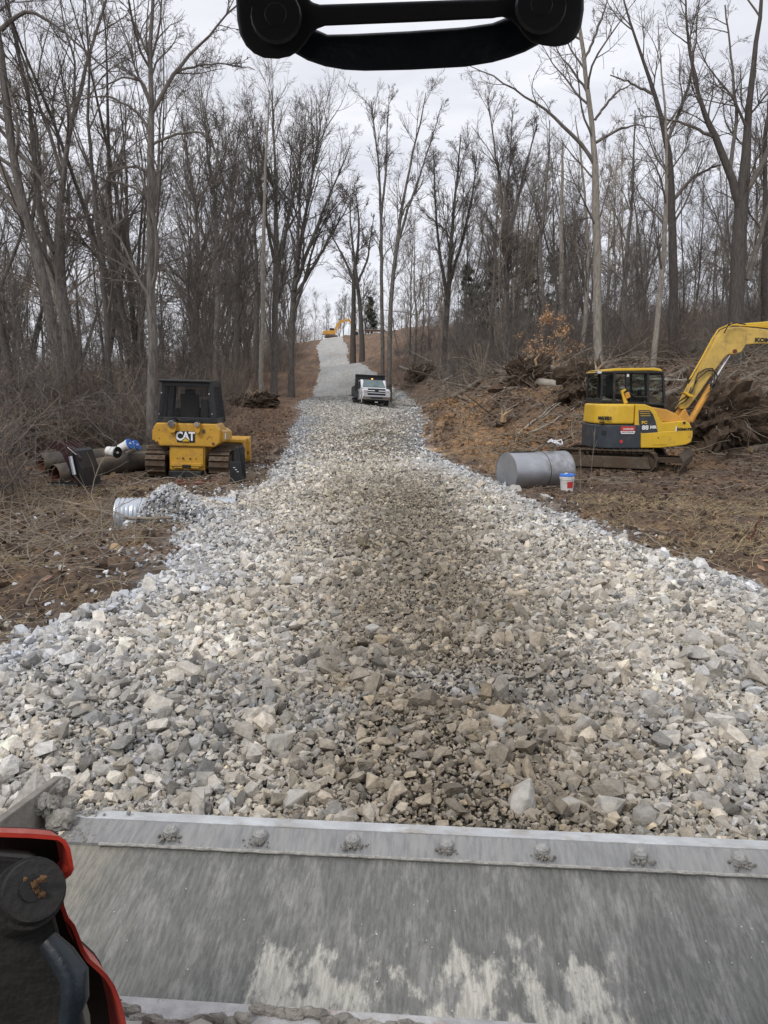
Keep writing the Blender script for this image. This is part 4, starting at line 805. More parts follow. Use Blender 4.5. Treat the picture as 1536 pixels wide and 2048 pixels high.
# ------------------------------------------------------------------ bulldozer (seen from behind)
def track_mesh(L, h, w, n, gro=.05, slope=0.0, th=.03):
    """track loop in local Y-Z, width along X, shoes with grouser bars"""
    b = B(); r = h / 2; flat = L - h; per = 2 * flat + 2 * math.pi * r; pitch = per / n
    b.prism([(y, z) for y, z in loop(L, h - .07, 24)], 'x', -w * .32, w * .32) if False else None
    for i in range(n):
        s = i * pitch
        if s < flat: y, z, a = -flat / 2 + s, 0, 0
        elif s < flat + math.pi * r: t = (s - flat) / r; y, z, a = flat / 2 + r * math.sin(t), r - r * math.cos(t), t
        elif s < 2 * flat + math.pi * r: y, z, a = flat / 2 - (s - flat - math.pi * r), 2 * r, math.pi
        else: t = (s - 2 * flat - math.pi * r) / r; y, z, a = -flat / 2 - r * math.sin(t), r + r * math.cos(t), math.pi + t
        # a: direction angle; outward normal
        ny, nz_ = math.sin(a), -math.cos(a)
        b.box(0, y - ny * th / 2, z - nz_ * th / 2, w, pitch * .93, th, rot=(a, 0, 0))
        b.box(0, y + ny * gro / 2 + math.cos(a) * pitch * .38, z + nz_ * gro / 2 + math.sin(a) * pitch * .38, w, .022, gro, rot=(a, 0, 0))
        b.box(0, y - ny * .07, z - nz_ * .07, w * .4, pitch * .8, .08, rot=(a, 0, 0))
    return b
def wheels_in(L, h, w, k=6):
    b = B(); r = h / 2
    b.cyl((-w * .2, -(L - h) / 2, r), (w * .2, -(L - h) / 2, r), r * .8, 20); b.cyl((-w * .2, (L - h) / 2, r), (w * .2, (L - h) / 2, r), r * .8, 20)
    for i in range(k): y = -(L - h) / 2 + (i + .5) * (L - h) / k; b.cyl((-w * .2, y, .16), (w * .2, y, .16), .12, 12)
    return b
p = P(375, 958, 21.6); dz = empty('bulldozer', (p[0], 21.6, gz(p[0], 22.6) - .02), R(.5), ry=R(1.5))
tag(dz, 'yellow and black bulldozer parked on the left mud with its back to the camera', 'bulldozer')
Mk = M
for s in (-1, 1):
    tr = track_mesh(2.75, .80, .55, 40).build('track', M['steel'], dz); tr.location = (s * .89, 1.3, .03)
    wh = wheels_in(2.75, .80, .5).build('rollers', M['muddy'], tr); fr = B().box(s * .78, 1.3, .42, .22, 2.0, .3).build('track_frame', M['muddy'], dz, .02)
B().box(0, .95, .62, 1.0, 1.9, .72).build('rear_housing', M['yellow'], dz, .03)
b = B(); b.box(0, -.04, .64, .92, .04, .52); b.build('rear_cover', M['yellow'], dz, .012)
b = B(); b.box(0, -.07, .42, .84, .05, .09); b.box(0, -.075, .34, .7, .05, .03); b.build('bumper_plate', M['yellow'], dz, .01)
b = B(); b.cyl((-.1, -.09, .60), (-.1, -.055, .60), .026, 10); b.cyl((.1, -.09, .60), (.1, -.055, .60), .026, 10); b.cyl((-.26, -.09, .60), (-.26, -.055, .60), .014, 8); b.cyl((.26, -.09, .60), (.26, -.055, .60), .014, 8); b.build('cover_bolts', M['rust'], dz)
B().box(0, -.105, .38, .24, .04, .08).build('hitch_slot', M['black'], dz, .01)
B().box(0, .5, .16, .9, 1.6, .2).build('belly_pan', M['black'], dz, .02)
# upper body / fuel tank with sloped shoulders
up_ = [(-.86, 1.02), (-.72, .94), (.80, .94), (.93, 1.05), (.95, 1.42), (.84, 1.58), (-.80, 1.58), (-.90, 1.46)]
b = B(); b.prism(up_, 'y', -.12, .78); b.build('fuel_tank', M['yellow'], dz, .035)
for s in (-1, 1): B().prism([(s * .86, 1.03), (s * 1.0, 1.08), (s * 1.0, 1.36), (s * .86, 1.52)], 'y', .1, 1.5, [(s * .86, 1.03), (s * .98, 1.08), (s * .98, 1.3), (s * .86, 1.4)]).build('fender', M['yellow'], dz, .02)
B().box(1.003, .35, 1.22, .012, .13, .16).build('warning_label', M['white'], dz)
for s in (-.80, .76): B().cyl((s, -.15, 1.03), (s, -.11, 1.03), .035, 14).build('reflector', M['rust'], dz)
B().box(.50, -.125, 1.37, .08, .02, .1).build('small_plate', M['pipe'], dz)
b = B(); [b.cyl((x_, -.135, z_), (x_, -.115, z_), .013, 8) for x_, z_ in ((.62, 1.2), (.66, 1.23), (.59, 1.16), (.71, 1.2), (.69, 1.42), (-.74, 1.38), (-.74, 1.15))]; b.build('bolts', M['rust'], dz)
# rear lamps in yellow brackets
for s, w_ in ((-.36, .13), (.34, .085)):
    lb = B().prism([(s - w_, 1.60), (s - w_ * .75, 1.38), (s - w_ * .35, 1.31), (s + w_ * .45, 1.31), (s + w_ * .85, 1.38), (s + w_, 1.60)], 'y', -.24, -.10).build('lamp_bracket', M['yellow'], dz, .012)
    B().cyl((s, -.29, 1.56), (s, -.2, 1.56), w_ * .75, 16).build('rear_lamp', M['chrome'], lb, .006); B().cyl((s, -.18, 1.62), (s, .1, 1.62), w_ * .85, 16).build('lamp_hood', M['black'], lb)
# badge with lettering
bd = B().prism([(-.30, 1.36), (.25, 1.36), (.25, 1.05), (-.24, 1.05)], 'y', -.135, -.118).build('badge', M['black'], dz)
text('lettering', 'CAT', .33, M['white'], bd, (-.01, -.14, 1.21), (R(90), 0, 0), .004, .84, .035, .92)
B().prism([(-.135, 1.075), (0.0, 1.205), (.14, 1.075)], 'y', -.155, -.148).build('black_triangle', M['black'], bd)
B().prism([(-.105, 1.078), (0.0, 1.178), (.11, 1.078)], 'y', -.162, -.156).build('triangle_mark', M['kyellow'], bd)
# cab: frame, roof, screens
cab = B()
def bar(b, p, q, w=.08, d=.08):
    p = Vector(p); q = Vector(q); v = q - p; L = v.length; m = (p + q) / 2; e = v.to_track_quat('Z', 'Y').to_euler(); b.box(m.x, m.y, m.z, w, d, L + .02, rot=e)
BL, BR, TL, TR = (-.76, -.02, 1.6), (.76, -.02, 1.6), (-.64, .06, 2.68), (.64, .06, 2.68)
FL, FR, TFL, TFR = (-.76, 1.35, 1.6), (.76, 1.35, 1.6), (-.64, 1.25, 2.68), (.64, 1.25, 2.68)
for p_, q_, w_ in ((BL, TL, .14), (BR, TR, .14), (FL, TFL, .1), (FR, TFR, .1)): bar(cab, p_, q_, w_, w_)
cab.box(0, .05, 2.64, 1.3, .1, .12); cab.box(0, 1.25, 2.64, 1.3, .1, .1); cab.box(0, -.01, 1.66, 1.54, .12, .16)
cab.box(-.74, .68, 1.66, .08, 1.3, .14); cab.box(.74, .68, 1.66, .08, 1.3, .14); cab.box(-.64, .66, 2.64, .08, 1.2, .1); cab.box(.64, .66, 2.64, .08, 1.2, .1); cab.box(0, 1.33, 1.66, 1.5, .08, .16)
bar(cab, (.70, .5, 1.66), (.62, .5, 2.66), .05, .06); bar(cab, (-.70, .5, 1.66), (-.62, .5, 2.66), .05, .06)
cb = cab.build('cab_frame', M['black'], dz, .015)
b = B().box(-.01, .62, 2.74, 1.42, 1.5, .07).box(-.68, .55, 2.72, .14, 1.2, .05); b.build('roof', M['black'], dz, .025)
def screen(name, A, Bp, Cp, D, nx, nz, r=.004):
    b = B(); A, Bp, Cp, D = map(Vector, (A, Bp, Cp, D))
    for i in range(1, nx): t = i / nx; b.tube([A.lerp(Bp, t), D.lerp(Cp, t)], r, 4, False)
    for i in range(1, nz): t = i / nz; b.tube([A.lerp(D, t), Bp.lerp(Cp, t)], r, 4, False)
    b.build(name, M['black'], dz)
screen('rear_screen', (-.70, -.05, 1.72), (.70, -.05, 1.72), (.60, .02, 2.6), (-.60, .02, 2.6), 36, 24)
screen('side_screen', (.76, .1, 1.72), (.76, 1.3, 1.72), (.66, 1.2, 2.6), (.66, .12, 2.6), 30, 24); screen('side_screen', (-.76, .1, 1.72), (-.76, 1.3, 1.72), (-.66, 1.2, 2.6), (-.66, .12, 2.6), 30, 24)
screen('front_screen', (-.70, 1.36, 1.9), (.70, 1.36, 1.9), (.60, 1.27, 2.6), (-.60, 1.27, 2.6), 26, 16)
b = B(); b.box(.0, .45, 2.02, .52, .14, .7).box(0, .66, 1.72, .54, .5, .16).box(0, .45, 2.42, .28, .1, .18); b.build('seat', M['seat'], dz, .04)
b = B(); b.box(.42, .6, 1.85, .12, .5, .25).box(-.42, .6, 1.85, .12, .5, .25).box(.2, 1.2, 1.78, .8, .18, .4).box(.48, .2, 2.0, .2, .25, .5); b.tube([(-.3, 1.0, 1.7), (-.33, .9, 2.0), (-.3, .85, 2.15)], .02, 6); b.build('controls', M['inside'], dz, .02)
b = B(); b.tube([(-.52, -.12, 1.66), (-.3, -.13, 1.74), (-.1, -.13, 1.64), (.2, -.13, 1.68), (.45, -.13, 1.62)], .02, 6); b.build('wiring_hose', M['rubber'], dz)
b = B(); [b.cyl((x_, y_ - .1, z_), (x_, y_ - .06, z_), .018, 8) for x_, y_, z_ in ((-.66, .0, 2.4), (-.73, -.02, 1.82), (.65, 0, 2.4), (.73, -.02, 1.85))]; b.build('screen_bolts', M['chrome'], dz)
b = B(); b.prism([(1.3, .95), (3.0, .95), (3.0, 1.4), (1.3, 1.55)], 'x', -.45, .45); b.build('engine_hood', M['yellow'], dz, .04)
b = B(); b.tube([(.3, 2.0, 1.5), (.3, 2.0, 2.1)], .05, 10); b.build('exhaust_stack', M['black'], dz)
# blade with curved mouldboard
prof = [(0, .02), (-.10, .2), (-.15, .45), (-.13, .7), (-.02, 1.02)]; bl = B(); poly = [(3.75 + a, z) for a, z in prof] + [(3.79 + a, z) for a, z in prof[::-1]]
bl.prism(poly, 'x', -1.35, 1.13); bl.box(0, 3.5, .72, 2.4, .22, .34).box(0, 3.55, .3, 2.4, .18, .25); bladeo = bl.build('blade', M['yellow'], dz, .01)
B().prism([(3.4, .96), (3.82, 1.02), (3.95, .1), (3.7, .02), (3.5, .3)], 'x', 1.13, 1.17).build('blade_end_plate', M['yellow'], bladeo, .006)
b = B(); b.box(.65, 3.2, .92, .95, .85, .1).box(1.08, 3.2, .62, .06, .85, .6); b.build('blade_shield', M['yellow'], dz, .02)
b = B(); b.box(.62, 2.6, .45, .12, 2.0, .18).box(-.62, 2.6, .45, .12, 2.0, .18); b.build('push_arm', M['yellow'], dz, .02)

# ------------------------------------------------------------------ pallet forks and grapple bucket
p = G(468, 968); pf = empty('pallet_forks', (p[0], p[1], p[2] - .02), R(8)); tag(pf, 'black pallet fork attachment standing on the mud at the right rear of the bulldozer', 'forks')
b = B(); b.prism([(-.10, 0), (.2, 0), (.17, .56), (-.07, .56)], 'y', -.05, .03); b.build('back_plate', M['black'], pf, .015)
for yy_, xo in ((.12, .02), (.42, .14)):
    b = B(); b.prism([(xo - .02, .05), (xo + .14, .05), (xo + .12, .86), (xo + .06, .93), (xo + .0, .86)], 'y', yy_ - .05, yy_ + .05); b.build('upright', M['black'], pf, .02)
for yy_, z_ in ((-.02, .05), (.55, .05)): B().box(-.72, yy_, z_, 1.35, .11, .045).build('fork_tine', M['rust'], pf, .008)
b = B(); [b.box(.02 + .04 * i, -.056, .42 - .05 * i, .05, .004, .015) for i in range(3)]; b.build('stencil_marks', M['pail'], pf)
p = G(150, 974); gb = empty('grapple_bucket', (p[0], p[1], p[2] - .05), R(-12)); tag(gb, 'dark maroon and black grapple bucket standing on end in front of the steel pipes', 'attachment')
b = B(); b.prism([(.12, .02), (.20, .75), (.05, .98), (-.42, 1.18), (-.66, 1.12), (-.78, 1.0), (-.55, 1.02), (-.30, .86), (-.12, .5), (-.08, .3)], 'y', -.03, .06, None); b.build('jaw_plate', M['tred'], gb, .012)
b = B(); b.prism([(.16, .02), (.30, .02), (.24, .5), (.10, .92), (.02, .98), (.12, .5)], 'y', -.06, .7); b.build('back_shell', M['black'], gb, .015)
for k in range(4): B().prism([(.0, .9), (-.42, 1.14), (-.72, 1.0), (-.80, .92), (-.55, .98), (-.30, .80), (-.05, .6)], 'y', .14 + .17 * k, .17 + .17 * k).build('jaw_tine', M['tred'], gb, .004)
B().tube([(-.05, -.06, .3), (-.02, -.1, .6), (.05, -.12, .9)], .03, 8).build('hose', M['rubber'], gb)
B().cyl((.1, -.14, .35), (.02, -.14, .8), .045, 12).build('hydraulic_cylinder', M['galv'], gb)
b = B(); [b.tube([(-.75 + .10 * i, -.2, .02), (-.55 + .10 * i, -.05, .1)], .014, 5) for i in range(7)]; b.box(-.35, -.02, .12, .8, .06, .05); b.build('rake_tines', M['black'], gb)
B().box(.02, -.068, .93, .3, .008, .012, rot=(0, R(38), 0)).build('reflective_strip', M['pail'], gb)

# ------------------------------------------------------------------ pipes
def pipe(p0, p1, r, label, wall=.02):
    p0 = Vector(p0); p1 = Vector(p1); d = p1 - p0; root = empty('steel_pipe', p0); n = 26; V = []; F = []
    x = d.cross(Vector((0, 0, 1))).normalized(); y = x.cross(d.normalized()); b = B()
    rings = [(p0 - p0, r), (d, r), (d, r - wall), (p0 - p0, r - wall)]; vs = []
    for q, rr in rings:
        for k in range(n): a = 2 * math.pi * k / n; vs.append(q + (x * math.cos(a) + y * math.sin(a)) * rr)
    fs = []
    for i in range(4):
        j = (i + 1) % 4
        for k in range(n): k2 = (k + 1) % n; fs.append((i * n + k, i * n + k2, j * n + k2, j * n + k))
    b.add(vs, fs); b.build('pipe_wall', M['pipe'], root, 0, True)
    b = B(); vs = []; L = d.length; u = d.normalized()
    for q in (.02, .9):
        for k in range(n): a = 2 * math.pi * k / n; vs.append(u * q + (x * math.cos(a) + y * math.sin(a)) * (r - wall - .004))
    b.add(vs, [(k, (k + 1) % n, n + (k + 1) % n, n + k) for k in range(n)]); b.build('rusty_inside', M['rust'], root, 0, True)
    return tag(root, label, 'pipe')
a0 = P(108, 945, 21.0); a1 = P(300, 925, 23.6); r_ = .29
pipe((a0[0], a0[1], gz(a0[0], a0[1]) + r_ - .03), (a1[0], a1[1], gz(a1[0], a1[1]) + r_ + .0), r_, 'front steel pipe with an open rusty end on the left mud')
c0 = P(80, 925, 22.0); c1 = P(330, 905, 25.2)
pipe((c0[0], c0[1], gz(c0[0], c0[1]) + r_ - .02), (c1[0], c1[1], gz(c1[0], c1[1]) + r_ + .05), r_, 'rear steel pipe lying just behind the front one')
def pail(loc, rot, label, lidm='blue', stripe='red', lid=True, dark=False):
    root = empty('pail', loc); root.rotation_euler = rot; n = 20
    b = B(); b.tube([(0, 0, 0), (0, 0, .3), (0, 0, .32), (0, 0, .36)], [.130, .148, .155, .15], 24); b.build('bucket_body', M['pail'], root, 0, True)
    b = B(); b.tube([(0, 0, .285), (0, 0, .295)], [.158, .158], 24); b.tube([(0, 0, .318), (0, 0, .326)], [.160, .160], 24); b.build('rim_ring', M['pail'], root)
    b = B(); b.tube([(0, 0, .355), (0, 0, .36), (0, 0, .385)], [.163, .166, .160], 24); b.box(0, 0, .39, .1, .1, .012); l_ = b.build('lid', M[lidm], root, .004); B().cyl((-.02, 0, .385), (-.02, 0, .41), .035, 12).build('spout_cap', M['pail'], l_)
    # wrapped label patch following the wall
    b = B(); vs = []; fs = []; K = 6
    for i in range(K):
        a = -1.9 + i * .2
        for z_, rr in ((.10, .1382), (.24, .1462)): vs.append((math.cos(a) * rr, math.sin(a) * rr, z_))
    for i in range(K - 1): fs.append((i * 2, i * 2 + 2, i * 2 + 3, i * 2 + 1))
    b.add(vs, fs); b.build('label_patch', M['black' if dark else 'red'], root)
    b = B(); hp = [(math.cos(t) * .16, math.sin(t) * .16 * .3 - .06, .3 - math.sin(t) * .15) for t in np.linspace(0, math.pi, 10)]; b.tube(hp, .003, 5); b.build('bail_handle', M['chrome'], root)
    return tag(root, label, 'bucket')
def on_pipe(u, t):
    q = a0 + (a1 - a0) * t; return q
for u, v, Yq, rot, lb, lm, dk in ((225, 908, 22.1, (R(95), 0, R(62)), 'white pail with a dark label lying tipped on the front steel pipe', 'black', True), (249, 907, 22.5, (R(65), 0, R(75)), 'left one of the two blue-lidded pails lying on the steel pipe', 'blue', False), (262, 905, 22.9, (R(65), 0, R(80)), 'right one of the two blue-lidded pails lying on the steel pipe', 'blue', False)):
    q = P(u, v, Yq); pail((q[0] - .12, q[1], gz(q[0], q[1]) + 2 * r_ + .12), rot, lb, lm, dark=dk)
# corrugated culvert under the gravel heap
def culvert(x0, x1, y, z, r, label, yaw):
    root = empty('culvert_pipe', (x0, y, z), yaw); n = 32; L = x1 - x0; K = int(L / .012); V = []; F = []
    for i in range(K + 1):
        xx = L * i / K; rr = r + .014 * math.sin(xx * 2 * math.pi / .075)
        for k in range(n): a = 2 * math.pi * k / n; V.append((xx, math.cos(a) * rr, math.sin(a) * rr))
    for i in range(K):
        for k in range(n): k2 = (k + 1) % n; F.append((i * n + k, i * n + k2, (i + 1) * n + k2, (i + 1) * n + k))
    B().add(V, F).build('corrugated_wall', M['galv'], root, 0, True)
    return tag(root, label, 'pipe')
q = P(238, 1030, 13.6); culvert(q[0], q[0] + 2.1, 13.55, -.10, .30, 'shiny corrugated metal culvert pipe half buried under the stones at left', R(3))

# ------------------------------------------------------------------ steel tank, hose, pail
q = P(1070, 968, 17.2); tk = empty('steel_tank', (q[0], q[1], gz(q[0] + .3, q[1]) + .42), R(24)); tag(tk, 'grey cylindrical steel tank lying on its side behind the gravel berm', 'tank')
b = B(); n = 40
b.tube([(-.76, 0, 0), (-.755, 0, 0), (.755, 0, 0), (.76, 0, 0)], [.425, .43, .43, .425], n); b.build('shell', M['tank'], tk, 0, True)
for s in (-1, 1):
    b = B(); b.tube([(s * .77, 0, 0), (s * .755, 0, 0)], [.436, .436], n, False); b.tube([(s * .762, 0, 0), (s * .764, 0, 0)], [.42, .40], n); b.build('end_cap', M['tank'], tk)
b = B(); b.tube([(.12, math.cos(a) * .433, math.sin(a) * .433) for a in np.linspace(0, 2 * math.pi, 32)], .007, 5); b.build('strap', M['black'], tk)
b = B(); b.tube([(x_, -.30 * 1.0, -.305 - .0) for x_ in np.linspace(-.75, .75, 10)], .006, 5); b.build('weld_seam', M['pipe'], tk)
b = B(); b.tube([(-.7, 0, .44), (-.4, -.03, .445), (-.1, -.05, .44), (.1, -.02, .5), (.25, .02, .6), (.4, .05, .66)], .018, 8); hs = b.build('fuel_hose', M['rubber'], tk)
b = B(); b.cyl((.42, 0, .42), (.42, 0, .52), .05, 12); b.cyl((.42, 0, .52), (.42, 0, .6), .085, 14); b.box(.42, 0, .60, .1, .08, .08); b.build('pump', M['pipe'], tk, .008)
b = B(); b.tube([(.3, .0, .62), (.42, .02, .68), (.5, 0, .62), (.6, -.02, .6), (.68, -.04, .56)], [.03, .034, .03, .025, .012], 8); b.tube([(.42, 0, .64), (.5, -.05, .60), (.58, -.03, .54)], .014, 6); b.build('nozzle', M['chrome'], tk)
g = np.random.default_rng(3); b = B(); [b.tube([(.35 + .05 * i, .02, .64), (.4 + .06 * i + g.normal(0, .02), -.05, .68 + g.normal(0, .02)), (.46 + .06 * i, -.1, .6 + g.normal(0, .03))], .016, 6) for i in range(4)]; b.build('rag', M['glove'], tk)
q = G(1136, 980); pail((q[0], q[1] + .1, q[2] - .06), (R(2), R(-2), R(8)), 'white pail with a blue lid standing right in front of the steel tank', 'blue')

# ------------------------------------------------------------------ small excavator
q = P(1262, 950, 21.6); ex = empty('mini_excavator', (q[0], q[1], gz(q[0], q[1] - .6) + .0), R(3)); tag(ex, 'yellow and dark grey small excavator on the right with its boom reaching out of frame', 'excavator')
# x to the right of the picture, y away. origin below swing centre. scale: 273 zoom px per metre, centre x at zoom 480
def Z3(zx, zy): return ((zx - 492) / 273.0, (1150 - zy) / 273.0)
und = empty('undercarriage', (0, 0, 0), R(-30)); und.parent = ex; und.location = (-.45, 0, 0)
for s in (-1, 1):
    tr = track_mesh(2.75, .56, .42, 40, .02).build('track', M['muddy'], und); tr.rotation_euler = (0, 0, R(-90)); tr.location = (-.15, s * .86, .02)
    fr = B().prism([(-1.3, .1), (1.1, .1), (1.0, .40), (-1.2, .40)], 'y', s * .86 - .235 * (1 if s < 0 else -1) - .02, s * .86 + .02).build('track_frame', M['muddy'], und, .02)
    wh = wheels_in(2.75, .5, .44, 5).build('rollers', M['muddy'], und); wh.rotation_euler = (0, 0, R(-90)); wh.location = (-.15, s * .86, .03)
B().box(-.6, -1.10, .27, .14, .02, .12).build('side_plate', M['pail'], und)
b = B(); b.box(-.1, 0, .4, 1.3, 1.3, .3); b.cyl((-.1, 0, .5), (-.1, 0, .72), .5, 24); b.build('carbody', M['muddy'], und, .02)
bp_ = [(0, .05), (.1, .2), (.12, .36), (.02, .52)]; b = B(); b.prism([(1.75 + a, z) for a, z in bp_] + [(1.79 + a, z) for a, z in bp_[::-1]], 'y', -1.25, 1.25); b.box(1.77, 0, .53, .06, 2.5, .035); b.build('dozer_blade', M['muddy'], und, .006)
b = B(); b.box(1.3, -.4, .3, 1.0, .12, .14).box(1.3, .4, .3, 1.0, .12, .14); b.build('blade_arm', M['muddy'], und, .01)
# upper body outline in x-z then given depth, with round tail
def body(name, poly, y0, y1, m, bev=.04, inset=0): return B().prism([Z3(*a) for a in poly], 'y', y0, y1).build(name, m, ex, bev, False, 3)
def curved(name, poly, y0, y1, m, bulge, bev=.03):
    """body panel that wraps round: y of near side follows a rounded tail plan"""
    b = B(); pl = [Z3(*a) for a in poly]; n = len(pl)
    return b.prism(pl, 'y', y0, y1).build(name, m, ex, bev, False, 3)
def tail_block(name, z0, z1, xl, xr, y0, y1, m, r=.55, bev=.03, slant=0.0):
    pts = [(xr, y0), (xr, y1)]; K = 9
    pts += [(xl + r - r * math.sin(t), y1 - r + r * math.cos(t)) for t in np.linspace(0, math.pi / 2, K)]
    pts += [(xl + r - r * math.cos(t), y0 + r - r * math.sin(t)) for t in np.linspace(0, math.pi / 2, K)]
    p2 = [(a[0] + (slant if a[0] < xr - .01 else 0), a[1]) for a in pts]
    return B().prism(pts, 'z', z0, z1, p2).build(name, m, ex, bev, False, 3)
zx = lambda v: (v - 492) / 273.0; zz = lambda v: (1150 - v) / 273.0
tail_block('counterweight', zz(985), zz(812), zx(132), zx(450), -.98, .98, M['dgrey'], .62, .04)
tail_block('rear_hood', zz(808), zz(662), zx(138), zx(398), -.95, .95, M['kyellow'], .60, .07, .03)
body('side_skirt', [(455, 980), (448, 872), (835, 845), (838, 900), (828, 940), (790, 958), (700, 970), (600, 980)], -.97, .95, M['kyellow'], .03)
body('engine_panel', [(402, 815), (402, 662), (470, 664), (520, 682), (560, 720), (598, 785), (610, 795), (780, 782), (815, 808), (832, 845), (448, 880)], -.955, .3, M['kyellow'], .03)
body('side_hood', [(470, 668), (530, 684), (640, 702), (715, 735), (762, 772), (765, 792), (605, 792), (560, 722)], -.90, .2, M['orange'], .05)
dk = body('model_panel', [(425, 705), (506, 705), (532, 735), (556, 790), (577, 868), (455, 874), (432, 800)], -.966, -.9, M['dgrey'], .006)
for i in range(3): B().box(zx(468 + 4 * i), -.974, zz(716 + 15 * i), .27, .006, .014).build('vent_stripe', M['kyellow'], dk)
B().box(zx(594), -.976, zz(920), .42, .012, .27).build('service_door', M['kyellow'], ex, .005)
B().cyl((zx(578), -.99, zz(906)), (zx(578), -.975, zz(906)), .016, 10).build('lock', M['black'], ex)
B().box(zx(768), -.962, zz(797), .065, .02, .065).build('vent_hole', M['black'], ex)
B().box(zx(711), -.966, zz(843), .04, .02, .12).build('reflector_strip', M['pail'], ex); B().box(zx(718), -.968, zz(843), .014, .022, .12).build('reflector_edge', M['black'], ex)
rT = (R(90), 0, 0)
text('model_lettering', '88', .155, M['pail'], ex, (zx(478), -.977, zz(833)), rT, .004, 1.15, .05); text('model_lettering', 'MR', .115, M['pail'], ex, (zx(538), -.977, zz(830)), rT, .004, 1.1, .05)
text('model_lettering', 'PC', .105, M['kyellow'], ex, (zx(470), -.977, zz(796)), rT, .004, 1.2, .05)
text('maker_lettering', 'KOMATSU', .10, M['black'], ex, (zx(778), -.972, zz(846)), rT, .005, 1.0, .04)
dg = B().prism([(zx(293), zz(840)), (zx(300), zz(822)), (zx(398), zz(822)), (zx(405), zz(840)), (zx(398), zz(856)), (zx(300), zz(856))], 'y', -.996, -.984).build('danger_sign', M['red'], ex, .003)
B().prism([(zx(293), zz(857)), (zx(405), zz(857)), (zx(396), zz(877)), (zx(302), zz(877))], 'y', -.996, -.984).build('sign_base', M['pail'], dg, .003)
text('lettering', 'DANGER', .062, M['pail'], dg, (zx(352), -.999, zz(842)), rT, .002, 1.1, .03); text('lettering', 'KEEP OUT OF SWING AREA', .026, M['black'], dg, (zx(349), -.999, zz(865)), rT, .002, 1.0, .02)
text('maker_lettering', 'MATSU', .12, M['black'], ex, (zx(188), -.84, zz(765)), (R(90), 0, R(-42)), .02, .95, .04)
B().box(zx(172), -.80, zz(795), .1, .1, .03, rot=(0, 0, R(-42))).build('rear_plate', M['black'], ex)
B().cyl((zx(182), -.86, zz(868)), (zx(188), -.76, zz(868)), .05, 16).build('tie_down_eye', M['black'], ex)
B().cyl((zx(305), -.99, zz(932)), (zx(305), -.978, zz(932)), .045, 12).build('red_reflector', M['red'], ex)
# exhaust / mirror bracket and rail
b = B(); b.prism([Z3(*a) for a in [(312, 568), (345, 552), (352, 560), (330, 580), (368, 655), (342, 662)]], 'y', -.72, -.66); b.build('mirror_bracket', M['kyellow'], ex, .01)
B().prism([Z3(*a) for a in [(340, 585), (368, 575), (382, 612), (352, 625)]], 'y', -.76, -.68).build('mirror', M['orange'], ex, .008)
B().tube([Z3(350, 562)[0:1] + (-.7,) + Z3(350, 562)[1:], (zx(420), -.68, zz(610)), (zx(500), -.68, zz(610)), (zx(560), -.68, zz(612)), (zx(640), -.7, zz(670)), (zx(700), -.72, zz(712))], .016, 8).build('hand_rail', M['black'], ex)
# cab
cabp = [(195, 660), (198, 425), (225, 412), (630, 408), (658, 440), (680, 560), (705, 700), (700, 720)]
cabx = [Z3(*a) for a in cabp]
y0c, y1c = -.32, .92
def cbar(a, c, y, w=.07, d=.06, b=None): A = Z3(*a); Cc = Z3(*c); bar(b, (A[0], y, A[1]), (Cc[0], y, Cc[1]), w, d)
fr = B()
for y_ in (y0c, y1c):
    cbar((205, 660), (205, 425), y_, .05, .06, fr); cbar((298, 660), (292, 425), y_, .10, .06, fr); cbar((390, 660), (385, 425), y_, .08, .06, fr) if y_ < 0 else None
    cbar((560, 670), (545, 425), y_, .07, .06, fr); cbar((690, 700), (660, 440), y_, .08, .06, fr); cbar((200, 640), (700, 672), y_, .09, .05, fr); cbar((200, 432), (655, 432), y_, .09, .06, fr)
    cbar((470, 672), (690, 705), y_, .08, .05, fr)
fr.box(zx(203), .3, zz(640), .06, 1.24, .12).box(zx(203), .3, zz(432), .06, 1.24, .1).box(zx(658), .3, zz(436), .07, 1.24, .09).box(zx(692), .3, zz(690), .08, 1.24, .1)
fr.box(zx(450), .3, zz(668), 1.75, 1.2, .06); fr.build('cab_frame', M['black'], ex, .012)
B().prism([Z3(*a) for a in [(188, 432), (205, 415), (300, 402), (590, 398), (640, 405), (664, 436), (640, 424), (560, 418), (300, 422)]], 'y', -.36, .96).build('roof', M['kyellow'], ex, .02)
def pane(name, q, y, t=.006): B().prism([Z3(*a) for a in q], 'y', y, y + t).build(name, mglass, ex)
mglass = mat('see_through_glass', (.5, .56, .55), .03, var=.05, bump=0, glass=1.0, spec=.6)
pane('window', [(215, 625), (218, 445), (288, 445), (288, 625)], y0c); pane('window', [(400, 630), (395, 445), (535, 445), (545, 640)], y0c); pane('window', [(565, 650), (556, 445), (650, 450), (682, 665)], y0c)
pane('window', [(215, 625), (218, 445), (288, 445), (288, 625)], y1c); pane('window', [(300, 630), (300, 445), (535, 445), (545, 640)], y1c); pane('window', [(565, 650), (556, 445), (650, 450), (682, 665)], y1c)
b = B(); b.box(zx(400), .35, zz(610), .45, .5, .14).box(zx(330), .35, zz(545), .12, .48, .55).box(zx(322), .35, zz(470), .1, .26, .16); b.build('seat', M['seat'], ex, .04)
b = B(); b.box(zx(490), -.1, zz(630), .4, .2, .22).box(zx(545), .3, zz(620), .1, .5, .15); b.tube([(zx(470), .05, zz(620)), (zx(480), .05, zz(560))], .016, 6); b.box(zx(600), .7, zz(600), .08, .14, .3); b.build('controls', M['inside'], ex, .02)
B().box(zx(393), -.36, zz(455), .06, .02, .07).build('cab_sticker', M['pail'], ex)
